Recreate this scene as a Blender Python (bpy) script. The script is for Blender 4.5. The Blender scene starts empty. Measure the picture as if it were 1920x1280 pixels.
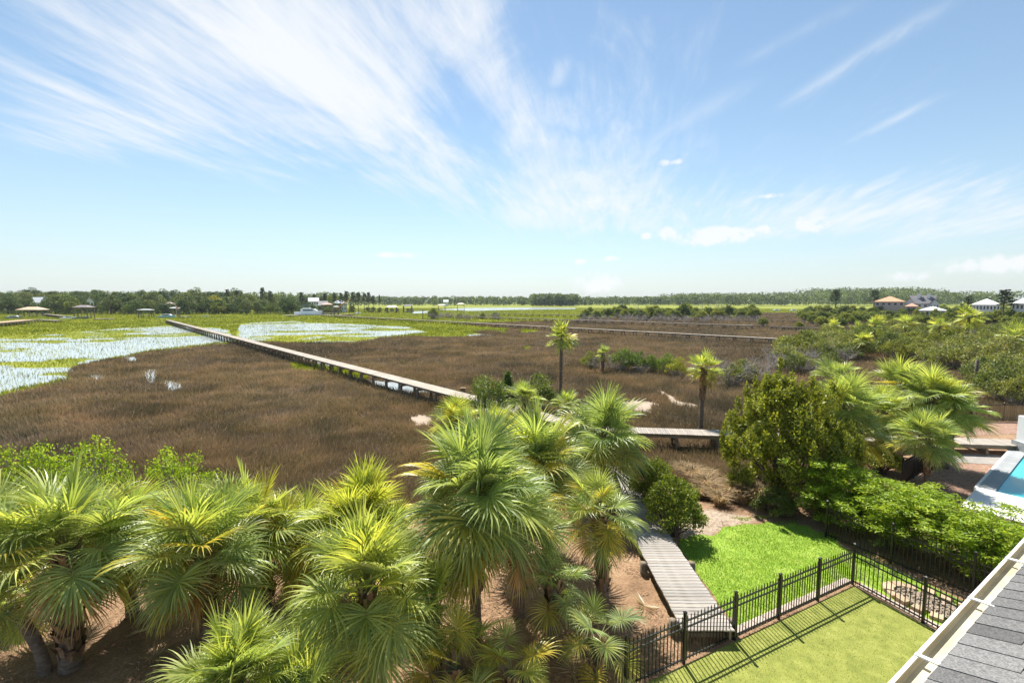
import bpy, math, random
import numpy as np
from mathutils import Vector, Matrix, Euler

# ---------------------------------------------------------------- camera, sky, sun, exposure
S = bpy.context.scene
COL = S.collection
F = 16.0 / 36.0 * 1920
CAMZ = 9.0
PITCH = math.atan((640 - 565) / F)
CT, ST = math.cos(PITCH), math.sin(PITCH)
cam_d = bpy.data.cameras.new('camera')
cam = bpy.data.objects.new('camera', cam_d)
COL.objects.link(cam)
cam_d.lens = 16.0
cam_d.sensor_width = 36.0
cam_d.clip_start = 0.05
cam_d.clip_end = 20000
cam.location = (0, 0, CAMZ)
cam.rotation_euler = (math.pi / 2 - PITCH, 0, 0)
S.camera = cam

SUN_EL, SUN_AZ = math.radians(56), math.radians(-8)       # azimuth from +Y towards +X
sun_dir = Vector((math.sin(SUN_AZ) * math.cos(SUN_EL), math.cos(SUN_AZ) * math.cos(SUN_EL), math.sin(SUN_EL)))
sl = bpy.data.lights.new('sun', 'SUN')
sl.energy = 4.8
sl.angle = math.radians(0.5)
sl.color = (1.0, 0.955, 0.88)
so = bpy.data.objects.new('sun', sl)
COL.objects.link(so)
so.rotation_euler = sun_dir.to_track_quat('Z', 'Y').to_euler()
so.location = (0, 0, 60)

S.view_settings.view_transform = 'Standard'
S.view_settings.look = 'None'
S.view_settings.gamma = 1
S.view_settings.use_curve_mapping = False
S.view_settings.exposure = 1.0
S.render.engine = 'CYCLES'
S.cycles.use_denoising = True
S.cycles.max_bounces = 8
S.cycles.transparent_max_bounces = 8
S.cycles.caustics_reflective = False
S.cycles.caustics_refractive = False
S.cycles.sample_clamp_indirect = 6


def ray(px, py):
    u, v = (px - 960) / F, (640 - py) / F
    return u, CT + v * ST, -ST + v * CT


def U(px, py, z=0.0):
    """world x, y of a photograph point that lies at height z"""
    a, b, c = ray(px, py)
    t = (z - CAMZ) / c
    return a * t, b * t


class NT:
    """thin helper round a node tree"""
    def __init__(s, tree):
        s.t = tree
        s.t.nodes.clear()

    def n(s, typ, _props=None, **ins):
        nd = s.t.nodes.new(typ)
        for k, v in (_props or {}).items():
            setattr(nd, k, v)
        for k, v in ins.items():
            key = int(k[1:]) if k[0] == 'i' and k[1:].isdigit() else k.replace('_', ' ')
            s.set(nd.inputs[key], v)
        return nd

    def set(s, sock, v):
        if isinstance(v, bpy.types.NodeSocket):
            s.t.links.new(v, sock)
        elif isinstance(v, (tuple, list)) and sock.type == 'RGBA' and len(v) == 3:
            sock.default_value = (*v, 1)
        else:
            sock.default_value = v

    def m(s, op, a, b=0.0, c=0.0, clamp=False):
        return s.n('ShaderNodeMath', {'operation': op, 'use_clamp': clamp}, i0=a, i1=b, i2=c).outputs[0]

    def mix(s, f, a, b, typ='MIX'):
        nd = s.n('ShaderNodeMix', {'data_type': 'RGBA', 'blend_type': typ})
        s.set(nd.inputs[0], f)
        s.set(nd.inputs[6], a)
        s.set(nd.inputs[7], b)
        return nd.outputs[2]

    def ramp(s, f, stops):
        nd = s.n('ShaderNodeValToRGB', Fac=f)
        e = nd.color_ramp.elements
        while len(e) < len(stops):
            e.new(0.5)
        for el, (p, c) in zip(e, stops):
            el.position = p
            el.color = (*c, 1) if len(c) == 3 else c
        return nd.outputs[0]

    def smooth(s, x, lo, hi):
        return s.n('ShaderNodeMapRange', {'interpolation_type': 'SMOOTHSTEP'}, Value=x, From_Min=lo, From_Max=hi, To_Min=0.0, To_Max=1.0).outputs[0]


# ---- sky: Nishita and high cirrus, all in world directions
W = bpy.data.worlds.new('World')
S.world = W
W.use_nodes = True
g = NT(W.node_tree)
sky = g.n('ShaderNodeTexSky', {'sky_type': 'NISHITA', 'sun_disc': False, 'sun_elevation': SUN_EL, 'sun_rotation': SUN_AZ, 'air_density': 1.0, 'dust_density': 0.05, 'ozone_density': 0.9, 'altitude': 0})
tc = g.n('ShaderNodeTexCoord')
sep = g.n('ShaderNodeSeparateXYZ', Vector=tc.outputs['Generated'])
dx, dy, dz = sep.outputs
WIND = math.radians(12.5)
CW, SW = math.cos(WIND), math.sin(WIND)
zz = g.m('ADD', g.m('MAXIMUM', dz, 0.0), 0.09)
qx, qy = g.m('DIVIDE', dx, zz), g.m('DIVIDE', dy, zz)
ca = g.m('SUBTRACT', g.m('MULTIPLY', qx, CW), g.m('MULTIPLY', qy, SW))      # across the wind
cb = g.m('ADD', g.m('MULTIPLY', qx, SW), g.m('MULTIPLY', qy, CW))           # along the wind


def cloud_at(px, py):
    a, b, c = ray(px, py)
    n = math.sqrt(a * a + b * b + c * c)
    a, b, c = a / n, b / n, c / n
    z = max(c, 0) + 0.09
    return (a * CW - b * SW) / z, (a * SW + b * CW) / z


vec = g.n('ShaderNodeCombineXYZ', X=ca, Y=cb, Z=0.0).outputs[0]


def cn(sx, sy, detail, rough, dist, off):
    mp = g.n('ShaderNodeMapping', Vector=vec, Scale=(sx, sy, 1), Location=(off, off * 0.7, 0))
    return g.n('ShaderNodeTexNoise', Vector=mp.outputs[0], Scale=1.0, Detail=detail, Roughness=rough, Distortion=dist).outputs[0]


n_wisp = cn(1.9, 0.75, 10, 0.64, 1.1, 3.1)
n_fine = cn(6.5, 1.5, 8, 0.68, 0.8, 7.7)
n_fib = cn(16.0, 1.6, 5, 0.6, 0.6, 2.3)
n_big = cn(0.6, 0.3, 3, 0.5, 0.3, 1.9)


def blob(px, py, sa, sb):
    a0, b0 = cloud_at(px, py)
    ea = g.m('DIVIDE', g.m('SUBTRACT', ca, a0), sa)
    eb = g.m('DIVIDE', g.m('SUBTRACT', cb, b0), sb)
    r2 = g.m('ADD', g.m('MULTIPLY', ea, ea), g.m('MULTIPLY', eb, eb))
    return g.m('EXPONENT', g.m('MULTIPLY', r2, -1.0))


def add_all(L):
    o = L[0]
    for x in L[1:]:
        o = g.m('ADD', o, x)
    return o


cover = add_all([g.m('MULTIPLY', blob(px, py, sa, sb), w) for px, py, sa, sb, w in (
    (540, 30, .40, .55, .47), (690, 160, .34, .60, .47), (880, 40, .18, .50, .50), (965, 220, .14, .80, .56), (770, 300, .36, .80, .56), (1010, 390, .80, 1.0, .60), (1110, 300, .35, .9, .40),
    (420, 130, .34, .60, .24), (300, 60, .45, .45, .26), (90, 70, .45, .40, .34), (140, 250, .70, .35, .52), (480, 300, .6, .6, .50), (300, 180, .5, .5, .20), (1250, 420, 1.3, 1.3, .36), (1720, 400, 1.4, 1.0, .74), (1850, 500, 2.2, 1.6, .5), (300, 500, 2.6, 1.4, .46),
    (1500, 150, .8, 1.0, .22), (1150, 120, .25, .7, .25))] + [g.m('MULTIPLY', n_big, 0.20)])
tex = g.m('ADD', g.m('MULTIPLY', n_wisp, 0.50), g.m('ADD', g.m('MULTIPLY', n_fine, 0.32), g.m('MULTIPLY', n_fib, 0.18)))
lo_ = g.m('SUBTRACT', 0.635, g.m('MULTIPLY', cover, 0.33))
cirrus = g.m('MULTIPLY', g.n('ShaderNodeMapRange', {'interpolation_type': 'SMOOTHSTEP'}, Value=tex, From_Min=lo_, From_Max=g.m('ADD', lo_, 0.36), To_Min=0.0, To_Max=1.0).outputs[0], g.m('MINIMUM', g.m('MULTIPLY_ADD', cover, 1.0, 0.18), 0.92))
# thin straight streaks, aged contrails
st = cn(5.2, 0.16, 3, 0.5, 0.15, 11.3)
streak = g.m('MULTIPLY', g.m('MULTIPLY', g.smooth(st, 0.64, 0.80), g.smooth(n_fine, 0.35, 0.65)), 0.28)


def trail(p0, p1, wd, amp):
    (a0, b0), (a1, b1) = cloud_at(*p0), cloud_at(*p1)
    L = math.hypot(a1 - a0, b1 - b0)
    ux, uy = (a1 - a0) / L, (b1 - b0) / L
    xa, xb = g.m('SUBTRACT', ca, (a0 + a1) / 2), g.m('SUBTRACT', cb, (b0 + b1) / 2)
    al = g.m('DIVIDE', g.m('ADD', g.m('MULTIPLY', xa, ux), g.m('MULTIPLY', xb, uy)), L * .5)
    ac = g.m('DIVIDE', g.m('SUBTRACT', g.m('MULTIPLY', xb, ux), g.m('MULTIPLY', xa, uy)), wd)
    ac = g.m('ADD', ac, g.m('MULTIPLY', g.m('SUBTRACT', n_fine, .5), 2.2))
    r2 = g.m('ADD', g.m('MULTIPLY', ac, ac), g.m('POWER', g.m('ABSOLUTE', al), 4.0))
    return g.m('MULTIPLY', g.m('MULTIPLY', g.m('EXPONENT', g.m('MULTIPLY', r2, -1.0)), g.smooth(n_fine, 0.25, 0.6)), amp)


trails = add_all([trail((1760, 15), (1475, 195), .035, .34), trail((1752, 186), (1602, 264), .03, .55), trail((1600, 10), (1390, 120), .03, .16), trail((1390, 165), (1180, 290), .06, .22), trail((0, 205), (290, 275), .05, .5), trail((290, 275), (600, 345), .05, .32), trail((1040, 165), (1060, 110), .03, .4)])


# small low cumulus puffs: directions on the sphere
def puff(px, py, rx, ry, amp):
    a, b, c = ray(px, py)
    az0, el0 = math.atan2(a, b), math.atan2(c, math.hypot(a, b))
    ea = g.m('DIVIDE', g.m('SUBTRACT', AZ, az0), rx / F)
    eb = g.m('DIVIDE', g.m('SUBTRACT', EL, el0), ry / F)
    r2 = g.m('ADD', g.m('MULTIPLY', ea, ea), g.m('MULTIPLY', eb, eb))
    return g.m('MULTIPLY', g.m('EXPONENT', g.m('MULTIPLY', r2, -1.0)), amp)


AZ = g.m('ARCTAN2', dx, dy)
EL = g.m('ARCSINE', dz)
pn = g.n('ShaderNodeTexNoise', Vector=tc.outputs['Generated'], Scale=46.0, Detail=8.0, Roughness=0.6).outputs[0]
pn2 = g.n('ShaderNodeTexNoise', Vector=tc.outputs['Generated'], Scale=12.0, Detail=4.0, Roughness=0.6).outputs[0]
puffs = add_all([puff(1345, 442, 60, 15, 1.0), puff(1250, 436, 14, 12, .8), puff(1212, 442, 10, 7, .7), puff(1432, 431, 8, 7, .7),
                 puff(1527, 418, 30, 16, .75), puff(1120, 532, 44, 18, .7), puff(1088, 491, 12, 6, .75), puff(1146, 485, 16, 5, .7),
                 puff(740, 478, 45, 6, .55), puff(1880, 495, 55, 12, .7), puff(1690, 520, 30, 8, .5), puff(1258, 304, 20, 7, .55), puff(1446, 367, 22, 5, .55)])
cum = g.smooth(g.m('MULTIPLY', g.m('MINIMUM', puffs, 0.8), g.m('MULTIPLY_ADD', pn, 2.6, -0.60)), 0.08, 0.46)
amount = g.m('MINIMUM', g.m('MAXIMUM', g.m('MAXIMUM', cirrus, streak), g.m('MAXIMUM', g.m('MULTIPLY', cum, 0.9), trails)), 0.96)
skyc = g.n('ShaderNodeHueSaturation', Color=sky.outputs[0], Hue=0.491, Saturation=0.97, Value=1.0).outputs[0]
veil = g.m('MULTIPLY', g.m('EXPONENT', g.m('MULTIPLY', g.m('MAXIMUM', dz, 0.0), -7.5)), 0.85)     # pale blue haze near the horizon, all the way round
final = g.mix(amount, g.mix(veil, skyc, (3.75, 4.45, 4.85)), (6.5, 6.65, 6.8))
bg = g.n('ShaderNodeBackground', Color=final, Strength=0.075)
g.n('ShaderNodeOutputWorld', Surface=bg.outputs[0])

# ---------------------------------------------------------------- numeric helpers
RNG = np.random.default_rng(7)
random.seed(5)


def _hash(ix, iy, seed):
    h = (ix.astype(np.int64) * 374761393 + iy.astype(np.int64) * 668265263 + seed * 974634777) & 0x7fffffff
    h = ((h ^ (h >> 13)) * 1274126177) & 0x7fffffff
    return ((h ^ (h >> 16)) & 0xffff) / 65535.0


def vnoise(x, y, seed=0):
    ix, iy = np.floor(x), np.floor(y)
    fx, fy = x - ix, y - iy
    fx, fy = fx * fx * (3 - 2 * fx), fy * fy * (3 - 2 * fy)
    a, b = _hash(ix, iy, seed), _hash(ix + 1, iy, seed)
    c, d = _hash(ix, iy + 1, seed), _hash(ix + 1, iy + 1, seed)
    return (a * (1 - fx) + b * fx) * (1 - fy) + (c * (1 - fx) + d * fx) * fy


def fbm(x, y, seed=0, oct=4):
    o, amp, tot = 0, 1.0, 0
    for k in range(oct):
        o = o + amp * vnoise(x * 2 ** k, y * 2 ** k, seed + k)
        tot += amp
        amp *= 0.5
    return o / tot


def inside(poly, x, y):
    x, y = np.asarray(x, float), np.asarray(y, float)
    r = np.zeros(x.shape, bool)
    n = len(poly)
    for i in range(n):
        x0, y0 = poly[i]
        x1, y1 = poly[(i + 1) % n]
        if y0 == y1:
            continue
        c = ((y0 > y) != (y1 > y)) & (x < (x1 - x0) * (y - y0) / (y1 - y0) + x0)
        r ^= c
    return r


def sstep(x, a, b):
    t = np.clip((x - a) / (b - a), 0, 1)
    return t * t * (3 - 2 * t)


# ---------------------------------------------------------------- mesh and object helpers
def mesh_np(name, V, faces, mat=None, tint=None, smooth=False):
    """faces: (M,k) int array"""
    V = np.asarray(V, np.float32)
    faces = np.asarray(faces, np.int32)
    me = bpy.data.meshes.new(name)
    me.vertices.add(len(V))
    me.vertices.foreach_set('co', V.ravel())
    M, k = faces.shape
    me.loops.add(M * k)
    me.loops.foreach_set('vertex_index', faces.ravel())
    me.polygons.add(M)
    me.polygons.foreach_set('loop_start', np.arange(M, dtype=np.int32) * k)
    if smooth:
        me.polygons.foreach_set('use_smooth', np.ones(M, bool))
    me.update(calc_edges=True)
    if tint is not None:
        at = me.attributes.new('tint', 'FLOAT', 'POINT')
        at.data.foreach_set('value', np.asarray(tint, np.float32))
    if mat:
        me.materials.append(mat)
    return me


class MB:
    """collects boxes, tubes and prisms for one mesh"""
    def __init__(s):
        s.v, s.f, s.sm = [], [], []

    def add(s, vs, fs, smooth=False):
        o = len(s.v)
        s.v += [tuple(p) for p in vs]
        s.f += [tuple(i + o for i in f) for f in fs]
        s.sm += [smooth] * len(fs)
        return s

    def box(s, x0, x1, y0, y1, z0, z1, M=None):
        vs = [Vector(p) for p in ((x0, y0, z0), (x1, y0, z0), (x1, y1, z0), (x0, y1, z0), (x0, y0, z1), (x1, y0, z1), (x1, y1, z1), (x0, y1, z1))]
        if M is not None:
            vs = [M @ p for p in vs]
        return s.add(vs, [(3, 2, 1, 0), (4, 5, 6, 7), (0, 1, 5, 4), (1, 2, 6, 5), (2, 3, 7, 6), (3, 0, 4, 7)])

    def bar(s, a, b, w, h):
        """box section from a to b"""
        a, b = Vector(a), Vector(b)
        d = (b - a).normalized()
        up = Vector((0, 0, 1)) if abs(d.z) < 0.95 else Vector((0, 1, 0))
        sd = d.cross(up).normalized()
        up = sd.cross(d)
        vs = []
        for p in (a, b):
            for i, j in ((-1, -1), (1, -1), (1, 1), (-1, 1)):
                vs.append(p + sd * i * w / 2 + up * j * h / 2)
        return s.add(vs, [(3, 2, 1, 0), (4, 5, 6, 7), (0, 1, 5, 4), (1, 2, 6, 5), (2, 3, 7, 6), (3, 0, 4, 7)])

    def tube(s, pts, rad, n=6, cap=True):
        vs, fs = [], []
        pts = [Vector(p) for p in pts]
        for i, p in enumerate(pts):
            d = (pts[min(i + 1, len(pts) - 1)] - pts[max(i - 1, 0)]).normalized()
            a = d.cross(Vector((0.31, 0.95, 0.05))).normalized()
            b = d.cross(a)
            r = rad[i] if isinstance(rad, (list, tuple)) else rad
            for k in range(n):
                t = 2 * math.pi * k / n
                vs.append(p + (a * math.cos(t) + b * math.sin(t)) * r)
        for i in range(len(pts) - 1):
            for k in range(n):
                fs.append((i * n + k, i * n + (k + 1) % n, (i + 1) * n + (k + 1) % n, (i + 1) * n + k))
        if cap:
            fs.append(tuple(range(n))[::-1])
            fs.append(tuple((len(pts) - 1) * n + k for k in range(n)))
        return s.add(vs, fs, True)

    def prism(s, poly, z0, z1):
        n = len(poly)
        vs = [(x, y, z0) for x, y in poly] + [(x, y, z1) for x, y in poly]
        return s.add(vs, [tuple(range(n))[::-1], tuple(range(n, 2 * n))] + [(i, (i + 1) % n, n + (i + 1) % n, n + i) for i in range(n)])

    def mesh(s, name, mat):
        me = bpy.data.meshes.new(name)
        me.from_pydata(s.v, [], s.f)
        me.polygons.foreach_set('use_smooth', s.sm)
        me.materials.append(mat)
        me.update()
        return me

    def obj(s, name, mat, parent=None, **k):
        return ob(name, s.mesh(name, mat), parent, **k)


def ob(name, me, parent=None, loc=(0, 0, 0), rot=(0, 0, 0), scale=(1, 1, 1), color=None, label=None, cat=None, group=None, kind=None):
    o = bpy.data.objects.new(name, me)
    COL.objects.link(o)
    if parent is not None:
        o.parent = parent
    o.location = loc
    o.rotation_euler = rot
    o.scale = scale if isinstance(scale, (tuple, list)) else (scale,) * 3
    if color is not None:
        o.color = (*color, 1)
    return tag(o, label, cat, group, kind)


def tag(o, label=None, cat=None, group=None, kind=None):
    for k, v in (('label', label), ('category', cat), ('group', group), ('kind', kind)):
        if v:
            o[k] = v
    return o


def thing(name, label, cat, loc=(0, 0, 0), rz=0.0, group=None):
    return ob(name, None, None, loc, (0, 0, rz), label=label, cat=cat, group=group)


# ---------------------------------------------------------------- materials
def pmat(name, stops, scale=3.0, detail=5, rough=0.8, bump=0.0, bscale=None, stretch=(1, 1, 1), objcol=False, tint=0.0,
         transl=0.0, spec=0.3, metal=0.0, rnd=0.0, coord='Object', big=None, bdist=0.02, coat=0.0, tcol=None):
    """noise-coloured principled material; objcol multiplies by the object's own colour, tint by a per-leaf value"""
    m = bpy.data.materials.new(name)
    m.use_nodes = True
    t = NT(m.node_tree)
    c = t.n('ShaderNodeTexCoord').outputs[coord]
    mp = t.n('ShaderNodeMapping', Vector=c, Scale=stretch).outputs[0]
    nz = t.n('ShaderNodeTexNoise', Vector=mp, Scale=scale, Detail=float(detail), Roughness=0.6).outputs[0]
    col = t.ramp(nz, stops)
    if big:
        nb = t.n('ShaderNodeTexNoise', Vector=c, Scale=big[0], Detail=3.0).outputs[0]
        col = t.mix(t.smooth(nb, big[1], big[2]), col, t.mix(1.0, col, big[3], 'MULTIPLY'))
    oi = t.n('ShaderNodeObjectInfo')
    if objcol:
        col = t.mix(1.0, col, oi.outputs['Color'], 'MULTIPLY')
    val = None
    if tint:
        at = t.n('ShaderNodeAttribute', {'attribute_name': 'tint'})
        val = t.m('MULTIPLY_ADD', t.m('SUBTRACT', at.outputs['Fac'], 0.5), 2 * tint, 1.0)
    if rnd:
        r = t.m('MULTIPLY_ADD', t.m('SUBTRACT', oi.outputs['Random'], 0.5), 2 * rnd, 1.0)
        val = r if val is None else t.m('MULTIPLY', val, r)
    if val is not None:
        hs = t.n('ShaderNodeHueSaturation', Color=col, Value=val, Saturation=1.0)
        if tint:
            t.set(hs.inputs['Hue'], t.m('MULTIPLY_ADD', t.m('SUBTRACT', at.outputs['Fac'], 0.5), -0.10 * tint, 0.5))
        col = hs.outputs[0]
    b = t.n('ShaderNodeBsdfPrincipled', Base_Color=col, Roughness=rough, Metallic=metal)
    b.inputs['Specular IOR Level'].default_value = spec
    if coat:
        b.inputs['Coat Weight'].default_value = coat
    if bump:
        bn = t.n('ShaderNodeTexNoise', Vector=mp, Scale=bscale or scale * 4, Detail=4.0).outputs[0]
        bp = t.n('ShaderNodeBump', Height=bn, Strength=bump, Distance=bdist)
        t.set(b.inputs['Normal'], bp.outputs[0])
    out = b.outputs[0]
    if transl:
        tr = t.n('ShaderNodeBsdfTranslucent', Color=t.mix(1.0, col, tcol or (1.25, 1.25, 0.6), 'MULTIPLY'))
        out = t.n('ShaderNodeMixShader', i0=transl, i1=out, i2=tr.outputs[0]).outputs[0]
    t.n('ShaderNodeOutputMaterial', Surface=out)
    return m


W1 = (1, 1, 1)
MAT = {
    'frond': pmat('palm_leaf', [(0.3, (0.85, 0.9, 0.9)), (0.7, (1.15, 1.1, 1.0))], 2.0, 3, 0.42, objcol=True, tint=0.38, transl=0.45, spec=0.6, tcol=(1.4, 1.38, 0.7)),
    'petiole': pmat('palm_stalk', [(0.3, (0.16, 0.19, 0.05)), (0.7, (0.25, 0.25, 0.08))], 5, 3, 0.5),
    'trunk_palm': pmat('palm_bark', [(0.25, (0.07, 0.052, 0.04)), (0.5, (0.17, 0.13, 0.10)), (0.8, (0.28, 0.225, 0.175))], 6, 6, 0.9, bump=0.8, stretch=(1, 1, 2.2)),
    'boot': pmat('palm_boot', [(0.25, (0.13, 0.085, 0.05)), (0.6, (0.30, 0.20, 0.12)), (0.85, (0.42, 0.31, 0.2))], 9, 5, 0.85, bump=0.5, stretch=(1, 1, 0.4), tint=0.35),
    'bark': pmat('bark', [(0.3, (0.07, 0.055, 0.045)), (0.7, (0.2, 0.165, 0.135))], 8, 5, 0.9, bump=0.6, stretch=(1, 1, 0.3)),
    'dead': pmat('dead_wood', [(0.3, (0.26, 0.225, 0.19)), (0.7, (0.46, 0.42, 0.37))], 6, 4, 0.85),
    'myrtle': pmat('myrtle_leaf', [(0.3, (0.16, 0.19, 0.028)), (0.7, (0.31, 0.33, 0.045))], 0.8, 3, 0.5, tint=0.45, transl=0.38),
    'hedge': pmat('hedge_leaf', [(0.3, (0.21, 0.32, 0.028)), (0.7, (0.36, 0.45, 0.045))], 0.9, 3, 0.5, tint=0.4, transl=0.42),
    'bush': pmat('bush_leaf', [(0.3, (0.12, 0.14, 0.045)), (0.7, (0.235, 0.25, 0.085))], 0.6, 3, 0.55, objcol=True, tint=0.45, transl=0.3),
    'tree': pmat('tree_leaf', [(0.3, (0.085, 0.115, 0.035)), (0.7, (0.19, 0.215, 0.065))], 0.12, 3, 0.6, objcol=True, tint=0.45, transl=0.2),
    'pine': pmat('pine_needle', [(0.3, (0.045, 0.07, 0.028)), (0.7, (0.09, 0.12, 0.045))], 0.2, 3, 0.6, objcol=True, tint=0.4, transl=0.15),
    'deck': pmat('weathered_deck', [(0.25, (0.16, 0.14, 0.12)), (0.5, (0.33, 0.30, 0.265)), (0.75, (0.47, 0.435, 0.40))], 2.2, 8, 0.85, bump=0.35, bscale=12, stretch=(1, 9, 1), objcol=True, rnd=0.07),
    'deckfar': pmat('dock_boards', [(0.25, (0.26, 0.23, 0.195)), (0.75, (0.48, 0.435, 0.385))], 0.8, 6, 0.85, objcol=True),
    'timber': pmat('dock_timber', [(0.25, (0.11, 0.09, 0.07)), (0.75, (0.25, 0.21, 0.17))], 3, 5, 0.9, bump=0.4, objcol=True),
    'lattice': pmat('underdeck', [(0.25, (0.28, 0.25, 0.22)), (0.75, (0.4, 0.36, 0.32))], 3, 5, 0.9),
    'fence': pmat('black_fence', [(0.3, (0.009, 0.009, 0.010)), (0.7, (0.018, 0.018, 0.019))], 5, 3, 0.35, spec=0.5),
    'slat': pmat('brown_slat', [(0.3, (0.19, 0.14, 0.07)), (0.7, (0.34, 0.26, 0.14))], 4, 4, 0.85, stretch=(3, 3, 0.3), rnd=0.25),
    'paver': pmat('paver', [(0.3, (0.40, 0.32, 0.265)), (0.7, (0.53, 0.44, 0.37))], 7, 5, 0.9, bump=0.3, rnd=0.12),
    'ringstone': pmat('ring_stone', [(0.3, (0.36, 0.26, 0.16)), (0.7, (0.50, 0.38, 0.25))], 9, 5, 0.9, bump=0.4, rnd=0.16),
    'chips': pmat('wood_chips', [(0.3, (0.14, 0.10, 0.07)), (0.5, (0.34, 0.27, 0.2)), (0.75, (0.55, 0.46, 0.36))], 16, 6, 0.9, bump=0.9, stretch=(1, 2.2, 1)),
    'lawn': pmat('lawn', [(0.25, (0.16, 0.26, 0.025)), (0.5, (0.235, 0.355, 0.04)), (0.75, (0.34, 0.42, 0.08))], 2.2, 8, 0.9, bump=0.5, bscale=60),
    'lawnblade': pmat('lawn_blade', [(0.3, (0.19, 0.31, 0.03)), (0.55, (0.27, 0.40, 0.05)), (0.75, (0.37, 0.43, 0.09))], 1.2, 4, 0.6, tint=0.45, transl=0.35),
    'turf': pmat('turf', [(0.25, (0.15, 0.175, 0.03)), (0.55, (0.24, 0.26, 0.05)), (0.8, (0.33, 0.335, 0.09))], 3.2, 8, 0.85, bump=0.6, bscale=70),
    'turfblade': pmat('turf_blade', [(0.3, (0.17, 0.18, 0.03)), (0.7, (0.30, 0.30, 0.07))], 2.2, 5, 0.6, tint=0.4, transl=0.3),
    'straw': pmat('pine_straw', [(0.3, (0.24, 0.14, 0.075)), (0.7, (0.42, 0.28, 0.165))], 0.7, 4, 0.85, tint=0.5),
    'brownblade': pmat('brown_rush', [(0.25, (0.19, 0.143, 0.08)), (0.5, (0.29, 0.222, 0.128)), (0.75, (0.40, 0.315, 0.19))], 0.06, 6, 0.8, tint=0.36, transl=0.25, spec=0.1, tcol=(1.1, 1.0, 0.8), big=(0.03, 0.47, 0.60, (0.62, 0.66, 0.74))),
    'greenblade': pmat('green_cordgrass', [(0.25, (0.15, 0.19, 0.025)), (0.55, (0.25, 0.28, 0.03)), (0.8, (0.33, 0.33, 0.035))], 0.022, 6, 0.7, tint=0.4, transl=0.3, spec=0.2, tcol=(1.15, 1.1, 0.5)),
    'drygrass': pmat('dry_grass', [(0.3, (0.30, 0.21, 0.11)), (0.7, (0.5, 0.38, 0.21))], 2, 3, 0.8, tint=0.4, transl=0.3, tcol=(1.1, 1, .7)),
    'mulch': pmat('red_mulch', [(0.3, (0.15, 0.08, 0.05)), (0.5, (0.30, 0.185, 0.13)), (0.75, (0.44, 0.31, 0.23))], 9, 8, 0.95, bump=0.9),
    'white': pmat('white_paint', [(0.3, (0.76, 0.76, 0.75)), (0.7, (0.83, 0.83, 0.82))], 2, 4, 0.5),
    'gutter_in': pmat('gutter_dirt', [(0.25, (0.44, 0.37, 0.21)), (0.55, (0.58, 0.51, 0.34)), (0.85, (0.66, 0.61, 0.48))], 2.6, 6, 0.45, stretch=(1, 1, 1), spec=0.4),
    'gutter_edge': pmat('drip_edge', [(0.3, (0.55, 0.47, 0.34)), (0.7, (0.7, 0.63, 0.5))], 4, 5, 0.5),
    'shingle': pmat('shingle', [(0.3, (0.075, 0.073, 0.071)), (0.5, (0.13, 0.127, 0.123)), (0.72, (0.22, 0.215, 0.208))], 90, 3, 0.95, bump=0.8, bscale=140, rnd=0.34, bdist=0.004),
    'stucco': pmat('stucco', [(0.3, (0.74, 0.72, 0.68)), (0.7, (0.82, 0.80, 0.77))], 3, 5, 0.85, bump=0.1),
    'coping': pmat('pool_coping', [(0.3, (0.24, 0.25, 0.255)), (0.7, (0.38, 0.39, 0.39))], 4, 7, 0.7, rnd=0.1),
    'path': pmat('path_stone', [(0.3, (0.22, 0.20, 0.18)), (0.7, (0.36, 0.33, 0.30))], 5, 7, 0.9, bump=0.4),
    'deckwhite': pmat('pool_deck', [(0.3, (0.72, 0.70, 0.66)), (0.7, (0.82, 0.80, 0.76))], 3, 6, 0.8),
    'glass': pmat('dark_glass', [(0.3, (0.03, 0.04, 0.05)), (0.7, (0.07, 0.09, 0.11))], 0.5, 2, 0.12, spec=0.6),
    'paint': pmat('house_paint', [(0.3, (0.92, 0.92, 0.92)), (0.7, (1, 1, 1))], 0.5, 4, 0.75, objcol=True),
    'roofing': pmat('house_roofing', [(0.3, (0.82, 0.82, 0.82)), (0.7, (1.08, 1.08, 1.08))], 1.5, 5, 0.8, objcol=True),
    'gel': pmat('boat_gelcoat', [(0.3, (0.78, 0.79, 0.8)), (0.7, (0.83, 0.84, 0.85))], 0.5, 2, 0.25, spec=0.5, objcol=True),
}

m = bpy.data.materials.new('water')
m.use_nodes = True
t = NT(m.node_tree)
c = t.n('ShaderNodeTexCoord').outputs['Object']
nz = t.n('ShaderNodeTexNoise', Vector=c, Scale=1.3, Detail=4.0).outputs[0]
bp = t.n('ShaderNodeBump', Height=nz, Strength=0.25, Distance=0.05)
b = t.n('ShaderNodeBsdfPrincipled', Base_Color=(0.36, 0.395, 0.40), Roughness=0.16, IOR=1.33, Normal=bp.outputs[0])
t.n('ShaderNodeOutputMaterial', Surface=b.outputs[0])
MAT['water'] = m
m = bpy.data.materials.new('pool_water')
m.use_nodes = True
t = NT(m.node_tree)
c = t.n('ShaderNodeTexCoord').outputs['Object']
nz = t.n('ShaderNodeTexNoise', Vector=c, Scale=1.0, Detail=3.0).outputs[0]
bp = t.n('ShaderNodeBump', Height=nz, Strength=0.15, Distance=0.05)
col = t.ramp(nz, [(0.3, (0.03, 0.40, 0.46)), (0.7, (0.06, 0.50, 0.54))])
b = t.n('ShaderNodeBsdfPrincipled', Base_Color=col, Roughness=0.12, IOR=1.33, Normal=bp.outputs[0])
t.n('ShaderNodeOutputMaterial', Surface=b.outputs[0])
MAT['pool'] = m

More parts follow.
